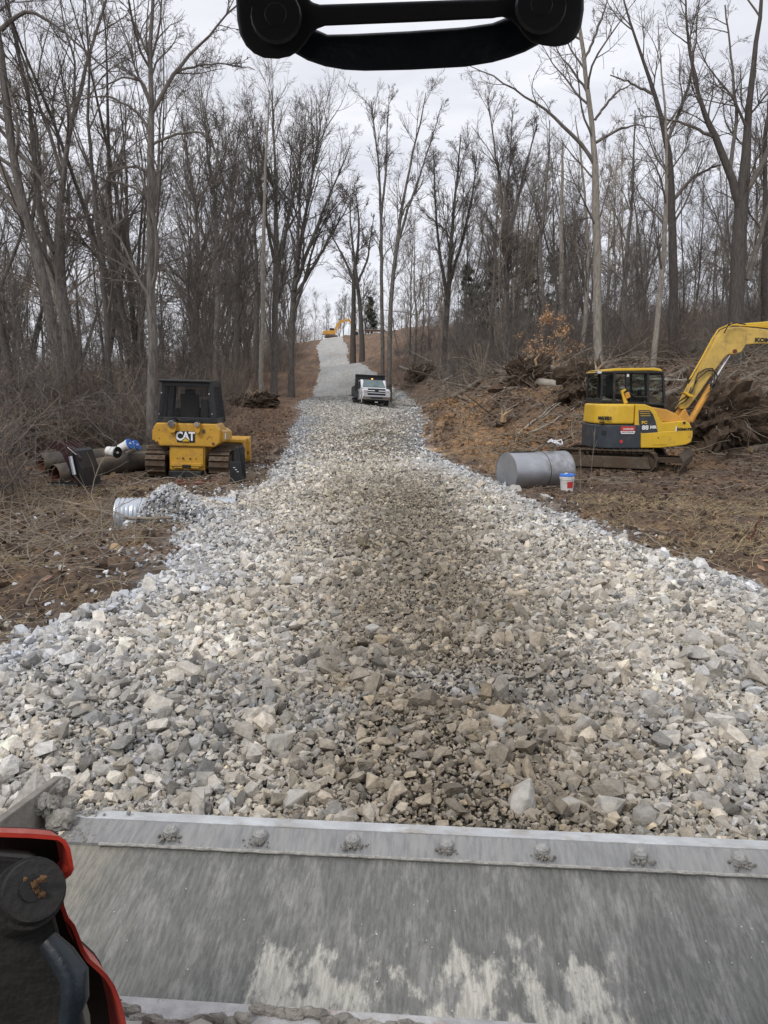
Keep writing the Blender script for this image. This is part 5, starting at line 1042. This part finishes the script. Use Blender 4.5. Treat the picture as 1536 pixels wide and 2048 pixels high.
b = B(); b.box(zx(180), -.3, zz(432), .12, .1, .07).tube([(zx(165), -.3, zz(430)), (zx(150), -.3, zz(400)), (zx(150), -.3, zz(385))], .012, 6); b.build('work_light', M['chrome'], ex, .008)
# swing bracket, boom, cylinder
yb = -.12
sw = B(); sw.prism([Z3(*a) for a in [(800, 762), (830, 712), (850, 700), (872, 735), (892, 780), (895, 800), (880, 870), (915, 872), (912, 900), (880, 938), (850, 930), (838, 850)]], 'y', yb - .2, yb - .14); sw.prism([Z3(*a) for a in [(800, 762), (830, 712), (850, 700), (872, 735), (892, 780), (895, 800), (880, 870), (915, 872), (912, 900), (880, 938), (850, 930), (838, 850)]], 'y', yb + .14, yb + .2); sw.box(zx(850), yb, zz(850), .12, .36, .3)
sw.build('swing_bracket', M['orange'], ex, .02)
bo = [(820, 690), (835, 660), (900, 520), (985, 350), (1050, 215), (1075, 165), (1120, 115), (1180, 98), (1260, 97), (1420, 112), (1640, 140), (1900, 178), (1900, 262), (1640, 222), (1400, 218), (1292, 226), (1282, 240), (1262, 280), (1210, 298), (1165, 298), (1125, 330), (1050, 440), (960, 580), (905, 660), (880, 690), (850, 705)]
mboom = mat('sun_faded_boom', (.60, .41, .10), .5, var=.16, scale=2.5, bump=.04, dirt=(.34, .22, .09), damt=.42, dscale=4)
b = B().prism([Z3(*a) for a in bo], 'y', yb - .13, yb + .13); bom = b.build('boom', mboom, ex, .025)
b = B()
for q_ in (-.14, .14):
    b.prism([Z3(*a) for a in [(812, 700), (832, 655), (900, 515), (912, 520), (848, 660), (836, 700)]], 'y', yb + q_ - .02, yb + q_ + .02)
b.build('boom_foot_plate', M['kyellow'], bom, .005)
for dy, o_ in ((-.10, 0), (-.06, 14), (.06, 8)):
    B().tube([(zx(a), yb + dy, zz(c)) for a, c in [(905 - o_, 490 - o_), (985 - o_, 340 - o_), (1060 - o_, 190 - o_), (1100 - o_, 125 - o_), (1180, 84 - o_), (1350, 92 - o_), (1640, 120)]], .014, 8).build('hydraulic_line', M['kyellow'], bom)
for i, pts in enumerate([[(915, 500), (930, 440), (990, 405), (1040, 402), (1080, 450), (1078, 520), (1050, 560), (1010, 600)], [(880, 590), (930, 480), (1010, 415), (1055, 420), (1062, 480), (1030, 560)], [(780, 700), (800, 670), (850, 640), (900, 560), (910, 500)], [(770, 690), (790, 650), (830, 620), (860, 600), (880, 540)], [(1100, 145), (1130, 85), (1190, 68), (1260, 84)]]):
    B().tube([(zx(a), yb - .17 - .02 * i, zz(c)) for a, c in pts], .018, 8).build('hydraulic_hose', M['rubber'], ex)
B().prism([Z3(*a) for a in [(1250, 92), (1290, 68), (1420, 58), (1640, 30), (1640, 75), (1420, 98)]], 'y', yb - .07, yb + .07).build('arm_cylinder', M['kyellow'], ex, .03)
B().cyl((zx(915), yb, zz(800)), (zx(1062), yb, zz(525)), .085, 16, .085).build('boom_cylinder', M['orange'], ex, .01)
B().cyl((zx(1060), yb, zz(530)), (zx(1190), yb, zz(300)), .035, 14).build('cylinder_rod', M['chrome'], ex)
B().cyl((zx(1207), yb - .17, zz(275)), (zx(1207), yb + .17, zz(275)), .055, 16).build('pivot_pin', M['rust'], ex)
B().cyl((zx(1060), yb - .1, zz(530)), (zx(1066), yb + .1, zz(515)), .07, 12).build('cylinder_gland', M['black'], ex)
B().prism([Z3(*a) for a in [(812, 578), (835, 576), (895, 600), (895, 612), (862, 610)]], 'y', yb - .3, yb - .1).build('work_light_bracket', M['kyellow'], ex, .008)
text('boom_lettering', 'KOMATSU', .15, M['black'], ex, (zx(1480), yb - .136, zz(195)), (R(90), R(1), 0), .005, 1.3, .05)

# ------------------------------------------------------------------ dump truck
q = P(752, 810, 56.5); tkx = q[0]
tr = empty('dump_truck', (tkx, 56.5, gz(tkx, 57.5) + .14), R(9), R(-4), R(2.8)); tag(tr, 'white pickup-cab dump truck with black bed facing the camera on the gravel', 'truck')
def S(zx_, zz_): return ((zx_ - 620) / 325.0, (965 - zz_) / 325.0)
W_ = 1.0
hoodb = B(); hoodb.prism([(-.02, .62), (-.02, 1.18), (.9, 1.32), (2.2, 1.38), (2.2, .6)], 'x', -.96, .96); body_ = hoodb.build('hood', M['white'], tr, .05, False, 3)
for s in (-1, 1):
    B().prism([(-.02, .5), (-.02, 1.06), (.3, 1.14), (1.1, 1.16), (2.0, 1.1), (2.0, .6), (1.25, .55), (1.15, .85), (.85, .98), (.5, .96), (.22, .75), (.15, .5)], 'x', s * .9, s * 1.02).build('fender', M['white'], tr, .03)
B().prism([(1.25, 1.3), (2.05, 2.02), (3.35, 2.04), (3.45, 1.3), (3.45, .55), (1.9, .55), (1.9, 1.2)], 'x', -.94, .94, None).build('cab', M['white'], tr, .06, False, 3)
bs = B(); A_ = [(-.86, 1.36, 1.42), (.86, 1.36, 1.42), (.70, 1.98, 1.96), (-.70, 1.98, 1.96)]; off_ = Vector((0, -.045, .045)); bs.add([Vector(a) + off_ for a in A_] + [Vector(a) + off_ * .2 for a in A_], [(0, 1, 2, 3), (7, 6, 5, 4), (0, 4, 5, 1), (1, 5, 6, 2), (2, 6, 7, 3), (3, 7, 4, 0)]); bs.build('windscreen', M['wglass'], tr)
B().box(0, 1.97, 1.975, 1.5, .12, .035, rot=(R(40), 0, 0)).build('sun_visor', M['black'], tr)
for s in (-1, 1): B().prism([(1.65, 1.36), (2.1, 1.9), (3.1, 1.92), (3.15, 1.36)], 'x', s * .945, s * .957).build('side_window', M['glass'], tr)
gr = B().box(0, -.03, .95, 1.28, .1, .52).build('grille', M['black'], tr, .02)
b = B(); b.box(0, -.09, 1.05, 1.3, .05, .07).box(0, -.09, .90, 1.3, .05, .05); b.build('chrome_bar', M['chrome'], gr, .01)
b = B(); b.box(0, -.12, 1.06, .28, .03, .06).box(0, -.12, 1.06, .12, .032, .12); b.build('badge', M['black'], gr, .004)
for s in (-1, 1):
    hl = B().box(s * .8, -.04, .93, .3, .1, .3).build('headlight', M['lens'], tr, .03); B().box(s * .8, -.095, .81, .26, .02, .05).build('turn_signal', M['pail'], hl)
bmp = B().prism([(-.16, .42), (-.18, .66), (-.05, .72), (.2, .72), (.2, .42)], 'x', -.99, .99).build('bumper', M['chrome'], tr, .03); B().box(0, -.175, .55, .9, .03, .15).build('air_intake', M['black'], bmp, .01)
B().box(0, -.17, .70, 1.94, .05, .03).build('bumper_step', M['white'], tr)
B().box(0, -.1, .24, .22, .02, .06).build('number_plate', M['pail'], tr); B().box(0, .7, .42, 1.5, 1.2, .2).build('front_axle', M['black'], tr, .02)
def wheel(x, y, w=.24, r=.41):
    w0 = B().tube([(x - w / 2, y, r), (x - w / 2 + .03, y, r), (x + w / 2 - .03, y, r), (x + w / 2, y, r)], [r * .9, r, r, r * .9], 24).build('wheel', M['rubber'], tr); B().cyl((x - w / 2 - .01, y, r), (x + w / 2 + .01, y, r), r * .52, 16).build('rim', M['pail'], w0)
for s in (-1, 1): wheel(s * .86, .68); wheel(s * .86, 4.5, .22); wheel(s * 1.12, 4.5, .22)
bd_ = B(); bd_.box(0, 3.62, 1.85, 2.3, .08, 1.25).box(-1.06, 5.0, 1.45, .07, 2.8, .6).box(1.06, 5.0, 1.45, .07, 2.8, .6).box(0, 6.4, 1.45, 2.18, .07, .6).box(0, 5.0, 1.12, 2.1, 2.8, .12); bdo = bd_.build('dump_bed', M['black'], tr, .015)
B().box(0, 3.5, 2.49, 2.3, .3, .05).build('cab_shield', M['black'], bdo, .01); b = B(); [b.box(-.9 + .3 * i, 3.56, 1.75, .05, .06, .95) for i in range(7)]; b.build('bed_ribs', M['black'], bdo)
B().box(0, 4.2, .75, .9, 4.4, .22).build('chassis', M['black'], tr, .02)
for s in (-1, 1):
    B().box(s * 1.1, 3.2, .95, .3, .7, .5).build('tool_box', M['dgrey'], tr, .02); B().box(s * 1.15, 4.5, .95, .36, 1.0, .04).build('mud_guard', M['black'], tr)
    mi = B().box(s * 1.30, 1.75, 1.62, .17, .1, .26).build('mirror', M['black'], tr, .02); B().box(s * 1.10, 1.78, 1.55, .34, .05, .06).build('mirror_arm', M['black'], mi)
B().box(-.05, 2.1, 2.10, .13, .10, .06).build('beacon', M['lamp'], tr, .02)
# ------------------------------------------------------------------ far excavator, log pile, container at hilltop
q = G(655, 668); q = P(662, 664, 166.); fe = empty('excavator', (q[0], 166, gz(q[0], 166) + .1), R(8)); fe.scale = (.68, .68, .68); tag(fe, 'distant orange-yellow excavator with arched boom on the hilltop at the end of the road', 'excavator')
fs = 108.0 / 1.0
b = B(); [b.prism([(-1.8, .05), (1.8, .05), (2.1, .35), (1.8, .8), (-1.8, .8), (-2.1, .35)], 'y', y_, y_ + .5) for y_ in (-1.2, .7)]; b.build('track', M['steel'], fe, .03)
B().prism([(-2.6, 1.0), (1.3, 1.0), (1.4, 2.1), (.2, 2.2), (-2.0, 2.15), (-2.5, 1.9)], 'y', -1.2, 1.2).build('house', M['orange'], fe, .08)
c_ = B().prism([(-.4, 2.1), (-.4, 3.0), (.9, 3.0), (1.35, 2.1)], 'y', .1, 1.15).build('cab', M['black'], fe, .05); B().box(-2.75, 0, 1.5, .5, 2.2, .9).build('counterweight', M['pail'], fe, .08)
B().prism([(.8, 1.8), (1.2, 1.6), (2.4, 3.9), (3.2, 4.6), (5.6, 5.3), (5.5, 5.9), (2.9, 5.3), (1.8, 4.3)], 'y', -.3, .2).build('boom', M['orange'], fe, .04)
B().prism([(5.2, 5.9), (5.8, 5.8), (8.0, 2.0), (7.7, 1.8), (5.5, 5.0)], 'y', -.25, .15).build('arm', M['orange'], fe, .03)
B().prism([(7.5, 2.0), (8.3, 1.9), (8.6, 1.0), (7.9, .6), (7.2, 1.0)], 'y', -.5, .4).build('bucket', M['black'], fe, .05)
b = B(); b.cyl((1.6, -.35, 2.0), (2.9, -.35, 4.4), .13, 8); b.build('boom_cylinder', M['orange'], fe)
q = P(752, 660, 158.); lp = empty('log_trailer', (q[0], 158, gz(q[0], 158)), R(4)); lp.scale = (.5, .5, .5); tag(lp, 'far low trailer carrying reddish cut logs on the hilltop', 'trailer')
B().box(0, 0, 1.0, 9, 2.2, .25).build('deck', M['rust'], lp, .02); b = B(); [b.cyl((-3 + 1.4 * (i % 2), -1.1, .5), (-3 + 1.4 * (i % 2), 1.1, .5), .45, 14) for i in range(2)]; b.build('wheels', M['rubber'], lp)
b = B(); [b.cyl((-4, -.8 + .45 * i, 1.35 + .1 * (i % 2)), (3.6, -.8 + .45 * i, 1.35), .22, 10) for i in range(5)]; b.build('logs', M['log'], lp)

# ------------------------------------------------------------------ loader bucket in the foreground
ya = R(4.7); e_ = Vector((math.cos(ya), -math.sin(ya), 0)); k_ = Vector((-math.sin(ya), -math.cos(ya), 0))      # along the edge / towards the cab
lb = empty('loader_bucket', (-1.06, 2.505, 0)); lb.rotation_euler = (0, 0, -ya); tag(lb, 'wide scratched grey steel loader bucket filling the bottom of the photo, seen from the cab', 'bucket')
# local: x along the edge, y forward. t = -y
WID = 2.62
mfl = mat('scratched_steel', (.172, .173, .160), .68, metal=.1, var=.13, scale=9, bump=.4, bscale=50, stretch=(7, 2.4, 2.4), dirt=(.33, .325, .31), damt=.45, dscale=1.6)
t_ = mfl.node_tree; n_ = t_.nodes; bsd = n_['Principled BSDF']; old = bsd.inputs['Base Color'].links[0].from_socket
wz = n_.new('ShaderNodeTexNoise'); wz.inputs['Scale'].default_value = 4.2; wz.inputs['Detail'].default_value = 8; wz.inputs['Roughness'].default_value = .66
mpx = n_.new('ShaderNodeMapping'); mpx.inputs['Scale'].default_value = (3.4, 1.5, 1); mpx.inputs['Rotation'].default_value = (0, 0, R(6)); t_.links.new(n_['Texture Coordinate'].outputs['Object'], mpx.inputs[0]); t_.links.new(mpx.outputs[0], wz.inputs[0])
sx_ = n_.new('ShaderNodeSeparateXYZ'); t_.links.new(n_['Texture Coordinate'].outputs['Object'], sx_.inputs[0])
fz = n_.new('ShaderNodeTexNoise'); fz.inputs['Scale'].default_value = 70; fz.inputs['Detail'].default_value = 4; fz.inputs['Roughness'].default_value = .7
mpf = n_.new('ShaderNodeMapping'); mpf.inputs['Scale'].default_value = (1.5, .22, .2); mpf.inputs['Rotation'].default_value = (0, 0, R(5)); t_.links.new(n_['Texture Coordinate'].outputs['Object'], mpf.inputs[0]); t_.links.new(mpf.outputs[0], fz.inputs[0])
def mrange(src, a, b, c=0, d=1):
    m_ = n_.new('ShaderNodeMapRange'); m_.inputs[1].default_value = a; m_.inputs[2].default_value = b; m_.inputs[3].default_value = c; m_.inputs[4].default_value = d; m_.interpolation_type = 'SMOOTHSTEP'; t_.links.new(src, m_.inputs[0]); return m_.outputs[0]
def mth(op, a, b):
    m_ = n_.new('ShaderNodeMath'); m_.operation = op
    for i, q in enumerate((a, b)):
        if hasattr(q, 'links'): t_.links.new(q, m_.inputs[i])
        else: m_.inputs[i].default_value = q
    return m_.outputs[0]
# worn bright patches: two wear zones low on the floor
def zone(c, wd): return mth('MULTIPLY', mrange(sx_.outputs[0], c - wd, c - wd * .4), mrange(sx_.outputs[0], c + wd * .4, c + wd, 1, 0))
z_ = mth('MAXIMUM', zone(.95, .34), zone(1.5, .38)); z_ = mth('MULTIPLY', z_, mrange(sx_.outputs[1], -.70, -.30, 1, 0))
wear = mrange(mth('ADD', wz.outputs[0], mth('MULTIPLY', z_, .20)), .585, .715)
mcx = n_.new('ShaderNodeMix'); mcx.data_type = 'RGBA'; mcx.inputs[7].default_value = (.52, .50, .44, 1); t_.links.new(mth('MULTIPLY', wear, mrange(z_, 0, .3)), mcx.inputs[0]); t_.links.new(old, mcx.inputs[6])
# dried cement-grey dust towards the left corner
mcd = n_.new('ShaderNodeMix'); mcd.data_type = 'RGBA'; mcd.inputs[7].default_value = (.30, .28, .23, 1); t_.links.new(mth('MULTIPLY', mrange(mth('ADD', sx_.outputs[0], mth('MULTIPLY', wz.outputs[0], .5)), .3, .62, 1, 0), .8), mcd.inputs[0]); t_.links.new(mcx.outputs[2], mcd.inputs[6]); sc_ = n_.new('ShaderNodeVectorMath'); sc_.operation = 'SCALE'; t_.links.new(mcd.outputs[2], sc_.inputs[0]); t_.links.new(mrange(fz.outputs[0], .38, .62, .80, 1.16), sc_.inputs['Scale']); t_.links.new(sc_.outputs[0], bsd.inputs['Base Color'])
def zf(t): return .665 - .2 * t
b = B(); prof = [(-.16, zf(.16) - .012), (-.4, zf(.4) - .022), (-.6, zf(.6) - .03), (-.74, zf(.74) - .02), (-.85, .52), (-.93, .60), (-.98, .74)]
under = [(a, z - .016) for a, z in prof[::-1]]; b.prism(prof + under, 'x', 0, WID); b.build('floor_plate', mfl, lb)
medge = mat('edge_steel', (.27, .27, .265), .5, metal=.3, var=.2, scale=8, bump=.25, bscale=60, stretch=(10, 1.5, 1.5), dirt=(.36, .355, .34), damt=.5, dscale=2)
mbev = mat('worn_bevel_steel', (.52, .535, .54), .55, metal=.1, var=.22, scale=9, bump=.2, dirt=(.33, .29, .23), damt=.38, dscale=5)
b = B(); b.prism([(-.068, .655), (-.168, zf(.168)), (-.168, zf(.168) - .03), (-.065, .628)], 'x', 0, WID); b.build('cutting_edge', medge, lb, .003)
b = B(); b.prism([(.008, .642), (-.066, .6575), (-.066, .630), (.008, .632)], 'x', 0, WID); b.build('edge_bevel', mbev, lb, .002)
g = np.random.default_rng(8); wpts = [(x_, -.171 + g.normal(0, .0006), zf(.172) + g.normal(0, .0005)) for x_ in np.linspace(.14, WID, 110)]; B().tube(wpts, [.0048 + abs(g.normal(0, .0008)) for _ in wpts], 6).build('weld_bead', mat('dusty_weld', (.36, .35, .32), .9, var=.35, scale=60, bump=.6), lb)
mbolt = mat('dusty_bolt', (.34, .335, .32), .7, metal=.1, var=.3, scale=60, bump=.5, bscale=120)
mclump = mat('dried_mud', (.27, .255, .225), .95, var=.4, scale=22, bump=.9, bscale=70)
mcl = mat('dark_grit', (.24, .225, .2), .95, var=.5, scale=40, bump=1, bscale=90)
def lump(b, c, s, seed, sub=3):
    bm = bmesh.new(); bmesh.ops.create_icosphere(bm, subdivisions=sub, radius=1); V = np.array([q.co[:] for q in bm.verts]); F = [[q.index for q in f.verts] for f in bm.faces]; bm.free()
    nn = fbm(V[:, 0] * 2.3 + V[:, 2] * 1.9 + seed, V[:, 1] * 2.3 - V[:, 2] * 1.3, seed, 4, .6); V = V * (.5 + nn)[:, None] * np.array(s) + np.array(c); b.add(V, F)
for i in range(8):
    x_ = .36 + .305 * i; tt = .115; zc = zf(tt)
    bo_ = B(); bo_.tube([(x_, -tt, zc - .004), (x_, -tt, zc + .016), (x_, -tt - .0, zc + .026), (x_, -tt, zc + .029)], [.024, .023, .015, .004], 18)
    bb = bo_.build('bolt', mbolt, lb, 0, True)
    cc_ = B(); g = np.random.default_rng(i + 30); [lump(cc_, (x_ + g.normal(0, .019), -tt - .016 + g.normal(-.006, .014), zc + .003), (g.uniform(.002, .0065),) * 3, i * 7 + j, 1) for j in range(44)]; cc_.build('caked_grit', mcl, bb)
# side plate
ms_ = mat('caked_side_steel', (.25, .23, .20), .85, metal=.1, var=.3, scale=6, bump=.5, bscale=40, dirt=(.16, .14, .115), damt=.5, dscale=4)
b = B(); b.prism([(.09, .70), (.06, .735), (-.0, .745), (-.42, .80), (-.98, .85), (-.98, .45), (-.3, .52), (.02, .60)], 'x', -.125, -.095); b.build('side_plate', ms_, lb, .004)
b = B(); b.prism([(.06, .735), (.10, .70), (.02, .60), (-.06, .6), (-.06, .735)], 'x', -.13, -.085); b.build('side_cutter', ms_, lb, .004)
# fillet of dried mud in the corner
b = B(); g = np.random.default_rng(21)
for i in range(46):
    t = g.uniform(-.02, .9); s = g.uniform(.018, .045) * (1.25 if t < .3 else .8); lump(b, (-.07 + g.normal(.0, .022) + .02 * (t < .25), -t, zf(max(t, .1)) + .01 + g.uniform(-.01, .02)), (s, s, s * .7), i)
for i in range(22): lump(b, (-.085 + g.normal(0, .022), .03 - .16 * g.uniform(), .66 + g.uniform(-.03, .07)), (.02, .022, .022), 70 + i)
for i in range(520):
    t = g.uniform(.0, .85); x_ = abs(g.normal(0, .07)) * (1.3 - .6 * t); s = g.uniform(.003, .009); lump(b, (-.04 + x_, -t, zf(max(t, .0)) + .0 - (.025 if t > .16 else 0)), (s, s * 1.4, s * .7), i + 90, 1)
tag(b.build('dried_mud', mclump, lb), kind='stuff')
b = B()
for i in range(90): x_ = g.uniform(.1, WID); t = g.uniform(.19, .8); s = g.uniform(.0015, .0035); lump(b, (x_, -t, zf(t) - .02), (s, s, s), i, 1)
b.build('grit', mbev, lb)
# top lip of the back plate
mlip = mat('rust_speckled_steel', (.46, .455, .45), .6, metal=.15, var=.25, scale=20, bump=.4, bscale=60, dirt=(.28, .15, .085), damt=.3, dscale=14)
b = B(); b.box(WID / 2, -1.035, .78, WID, .135, .03); b.build('top_lip', mlip, lb, .004)
for x_ in (.2,): pass
# stones and mud sitting on the lip
for i, (x_, yy_, s) in enumerate([(.62, -1.07, .05), (.69, -1.075, .042), (.76, -1.06, .05), (.66, -1.095, .035), (.83, -1.07, .038)]):
    hv, hf = HR[i]; o = np_mesh('rock', hv * s * .8, [hf], M['rock']); v_ = Vector((-1.06, 2.505, 0)) + e_ * x_ - k_ * yy_ * 1.0 if False else Vector((-1.06, 2.505, 0)) + e_ * x_ + k_ * (-yy_)
    o.location = (v_.x, v_.y, .795 + s * .2); tag(o, 'small grey stone lying in the mud on the near lip of the loader bucket', 'rock', 'stones on the bucket lip')
b = B()
for i in range(26):
    t = i / 25; x_ = .56 + .66 * t; lump(b, (x_, -1.0 - (.03 if .1 < t < .45 else 0) - .012 * math.sin(9 * t) + g.normal(0, .004), .80 + g.uniform(-.003, .006)), (.022, .012, .012), i + 5, 2)
o = b.build('mud_crust', mclump); o.location = lb.location; o.rotation_euler = lb.rotation_euler; tag(o, 'ragged crust of dried mud on the near lip of the loader bucket', 'mud')

# ------------------------------------------------------------------ loader arm with red guard at lower left
ar = empty('lift_arm', (-.6, 1.3, .9)); tag(ar, 'loader lift arm end with red-orange guard in the lower left corner', 'loader arm')
def L_(u, v, Y): return Vector(tuple(P(u, v, Y))) - Vector((-.6, 1.3, .9))
out_ = [(-70, 1662), (0, 1665), (60, 1667), (98, 1670), (118, 1672), (132, 1681), (141, 1698), (145, 1720), (148, 1738), (142, 1750), (130, 1760), (123, 1770), (125, 1785), (129, 1812), (137, 1835), (150, 1850), (160, 1875), (168, 1898), (180, 1918), (196, 1932), (215, 1950), (230, 1972), (241, 2000), (249, 2030), (255, 2060), (262, 2120), (265, 2200)]
cx_, cy_ = 60, 1900
Yn, Yf = 1.20, 1.36
b = B(); vs = []; K = len(out_)
def off(i, d):
    a = np.array(out_[max(i - 1, 0)], float); c = np.array(out_[min(i + 1, K - 1)], float); t = c - a; t /= np.linalg.norm(t); nrm = np.array([-t[1], t[0]]); return np.array(out_[i], float) + nrm * d
rows = [[L_(*off(i, 0), Yn) for i in range(K)], [L_(*off(i, 9), Yn) for i in range(K)]]
DV = Vector((-.085, .15, -.082)); far_o = [r + DV for r in rows[0]]; far_i = [r + DV for r in rows[1]]
vs = rows[0] + rows[1] + far_i + far_o; fs = []
for a in range(4):
    c = (a + 1) % 4
    for i in range(K - 1): fs.append((a * K + i, a * K + i + 1, c * K + i + 1, c * K + i))
b.add(vs, fs); b.build('red_guard', M['pred'], ar, 0, True)
# web plate behind, arm casting, pin boss (shade put into their dark colours), hose
inner = [off(i, 6) for i in range(K)]; poly = [L_(*q, Yn) + DV for q in inner] + [L_(-200, 2200, Yn) + DV, L_(-200, 1662, Yn) + DV]
b = B(); n = len(poly); b.add(poly + [q + Vector((0, .012, 0)) for q in poly], [tuple(range(n)), tuple(range(n, 2 * n))[::-1]] + [(i, (i + 1) % n, n + (i + 1) % n, n + i) for i in range(n)]); b.build('guard_web', mat('shaded_guard_steel', (.02, .003, .0025), .6, var=.4, bump=.1), ar)  # near-black maroon paints the shaded inside of the red guard
def tube_at(name, pts, r, m, seg=16, **k): return B().tube([L_(u, v, Y) for u, v, Y in pts], r, seg).build(name, m, ar, **k)
b = B(); n0 = [(-120, 1712), (0, 1706), (70, 1712), (100, 1735), (104, 1790), (112, 1840), (128, 1900), (140, 1960), (150, 2060), (150, 2200), (-200, 2200), (-200, 1712)]
pl = [L_(u, v, 1.16) for u, v in n0]; n = len(pl); b.add(pl + [q + Vector((-.06, .11, -.06)) for q in pl], [tuple(range(n)), tuple(range(n, 2 * n))[::-1]] + [(i, (i + 1) % n, n + (i + 1) % n, n + i) for i in range(n)]); b.build('arm_casting', M['arm_shade'], ar, .012, False, 3)
tube_at('pin_boss', [(40, 1800, 1.19), (62, 1785, 1.13)], [.058, .054], M['arm_shade'], 28)
bs_ = tube_at('boss_ring', [(64, 1784, 1.134), (70, 1780, 1.12)], [.050, .046], M['arm_shade'], 28)
b = B(); g = np.random.default_rng(4); [lump(b, tuple(L_(66 + g.normal(0, 9), 1800 + g.normal(0, 22), 1.118)), (g.uniform(.003, .007),) * 3, i, 1) for i in range(40)]; b.build('dry_grease', M['grease'], ar); tube_at('bore', [(64, 1778, 1.119), (66, 1778, 1.116)], [.020, .019], M['seat'], 16)
tube_at('hydraulic_hose', [(95, 1880, 1.13), (125, 1915, 1.12), (148, 1950, 1.11), (150, 1995, 1.10), (140, 2030, 1.09), (150, 2100, 1.08)], [.016, .021, .023, .022, .018, .018], M['grip'], 16, smooth=True)
tube_at('hose_fitting', [(150, 2012, 1.10), (158, 2040, 1.10), (165, 2090, 1.10)], [.017, .017, .014], mat('dull_fitting', (.16, .155, .13), .5, metal=.6, bump=.1), 6)


# ------------------------------------------------------------------ unseen cab shell, added to shade handle and arm; windscreen latch handle
cn = empty('loader_cab_shade', (0, 0, 0)); tag(cn, 'unseen loader cab shell added around the camera to shade the handle and arm', 'cab')
B().box(0, -.25, 2.66, 1.3, 1.35, .06).build('roof', M['inside'], cn, .02)
B().box(0, -.95, 1.75, 1.3, .05, 1.8).build('rear_panel', M['inside'], cn, .02)
for s in (-1, 1): B().box(s * .62, -.9, 1.75, .06, .06, 1.8).build('post', M['inside'], cn); B().box(s * .62, -.2, 1.1, .05, 1.3, .5).build('side_panel', M['inside'], cn)
B().box(0, -.1, .9, 1.2, 1.3, .05).build('cab_floor', M['inside'], cn)
HB = lambda n, pix, Ya, Yb, m, par, bev, sm: B().prism([hp(u, v, Ya) for u, v in pix], 'y', Ya - .5, Yb - .5, [hp(u, v, Yb) for u, v in pix]).build(n, m, par, bev, sm, 3)
hd = empty('windscreen_handle', (0, .5, 2.3)); tag(hd, 'black grab handle bolted to the top of the windscreen, above the road', 'handle')
def hp(u, v, Y=.488): q = P(u, v, Y); return (q[0], q[2] - 2.3)
outl = [(474, -60), (472, 0), (474, 40), (480, 70), (492, 92), (508, 107), (528, 116), (556, 118), (580, 113), (598, 102), (612, 86), (622, 70), (634, 58), (650, 52), (800, 45), (985, 36), (1005, 34), (1022, 40), (1036, 55), (1048, 72), (1062, 84), (1085, 91), (1110, 94), (1134, 90), (1152, 77), (1163, 52), (1168, 20), (1168, -60), (1040, -60), (1030, -20), (1015, -8), (990, -3), (900, 0), (760, 5), (640, 9), (622, 4), (612, -12), (606, -60)]
HB('bracket', outl, .496, .505, M['handle'], hd, .0025, True)
gp = [(560, 60), (600, 56), (630, 58), (655, 69), (700, 68), (820, 62), (930, 54), (985, 46), (1020, 32), (1075, 34), (1090, 60), (1080, 88), (1050, 104), (1020, 115), (985, 125), (930, 134), (820, 140), (730, 142), (690, 140), (650, 133), (615, 121), (585, 104), (565, 84)]
HB('grip', gp, .508, .532, M['grip'], hd, .003, True)
for u, v in ((552, 32), (1082, 12)):
    x_, z_ = hp(u, v); B().tube([(x_, -.012, z_), (x_, -.013, z_), (x_, -.0145, z_)], [.009, .008, .006], 12).build('bolt', M['handle'], hd, 0, True); B().tube([(x_, -.011, z_), (x_, -.014, z_)], [.015, .014], 20).build('washer', M['handle'], hd)
x_, z_ = hp(820, 30); HB('gasket', [(640, 46), (985, 31), (1000, 34), (985, 37), (820, 45), (650, 52)], .5055, .5075, mat('green_gasket', (.012, .035, .028), .5, bump=0), hd, 0, False)
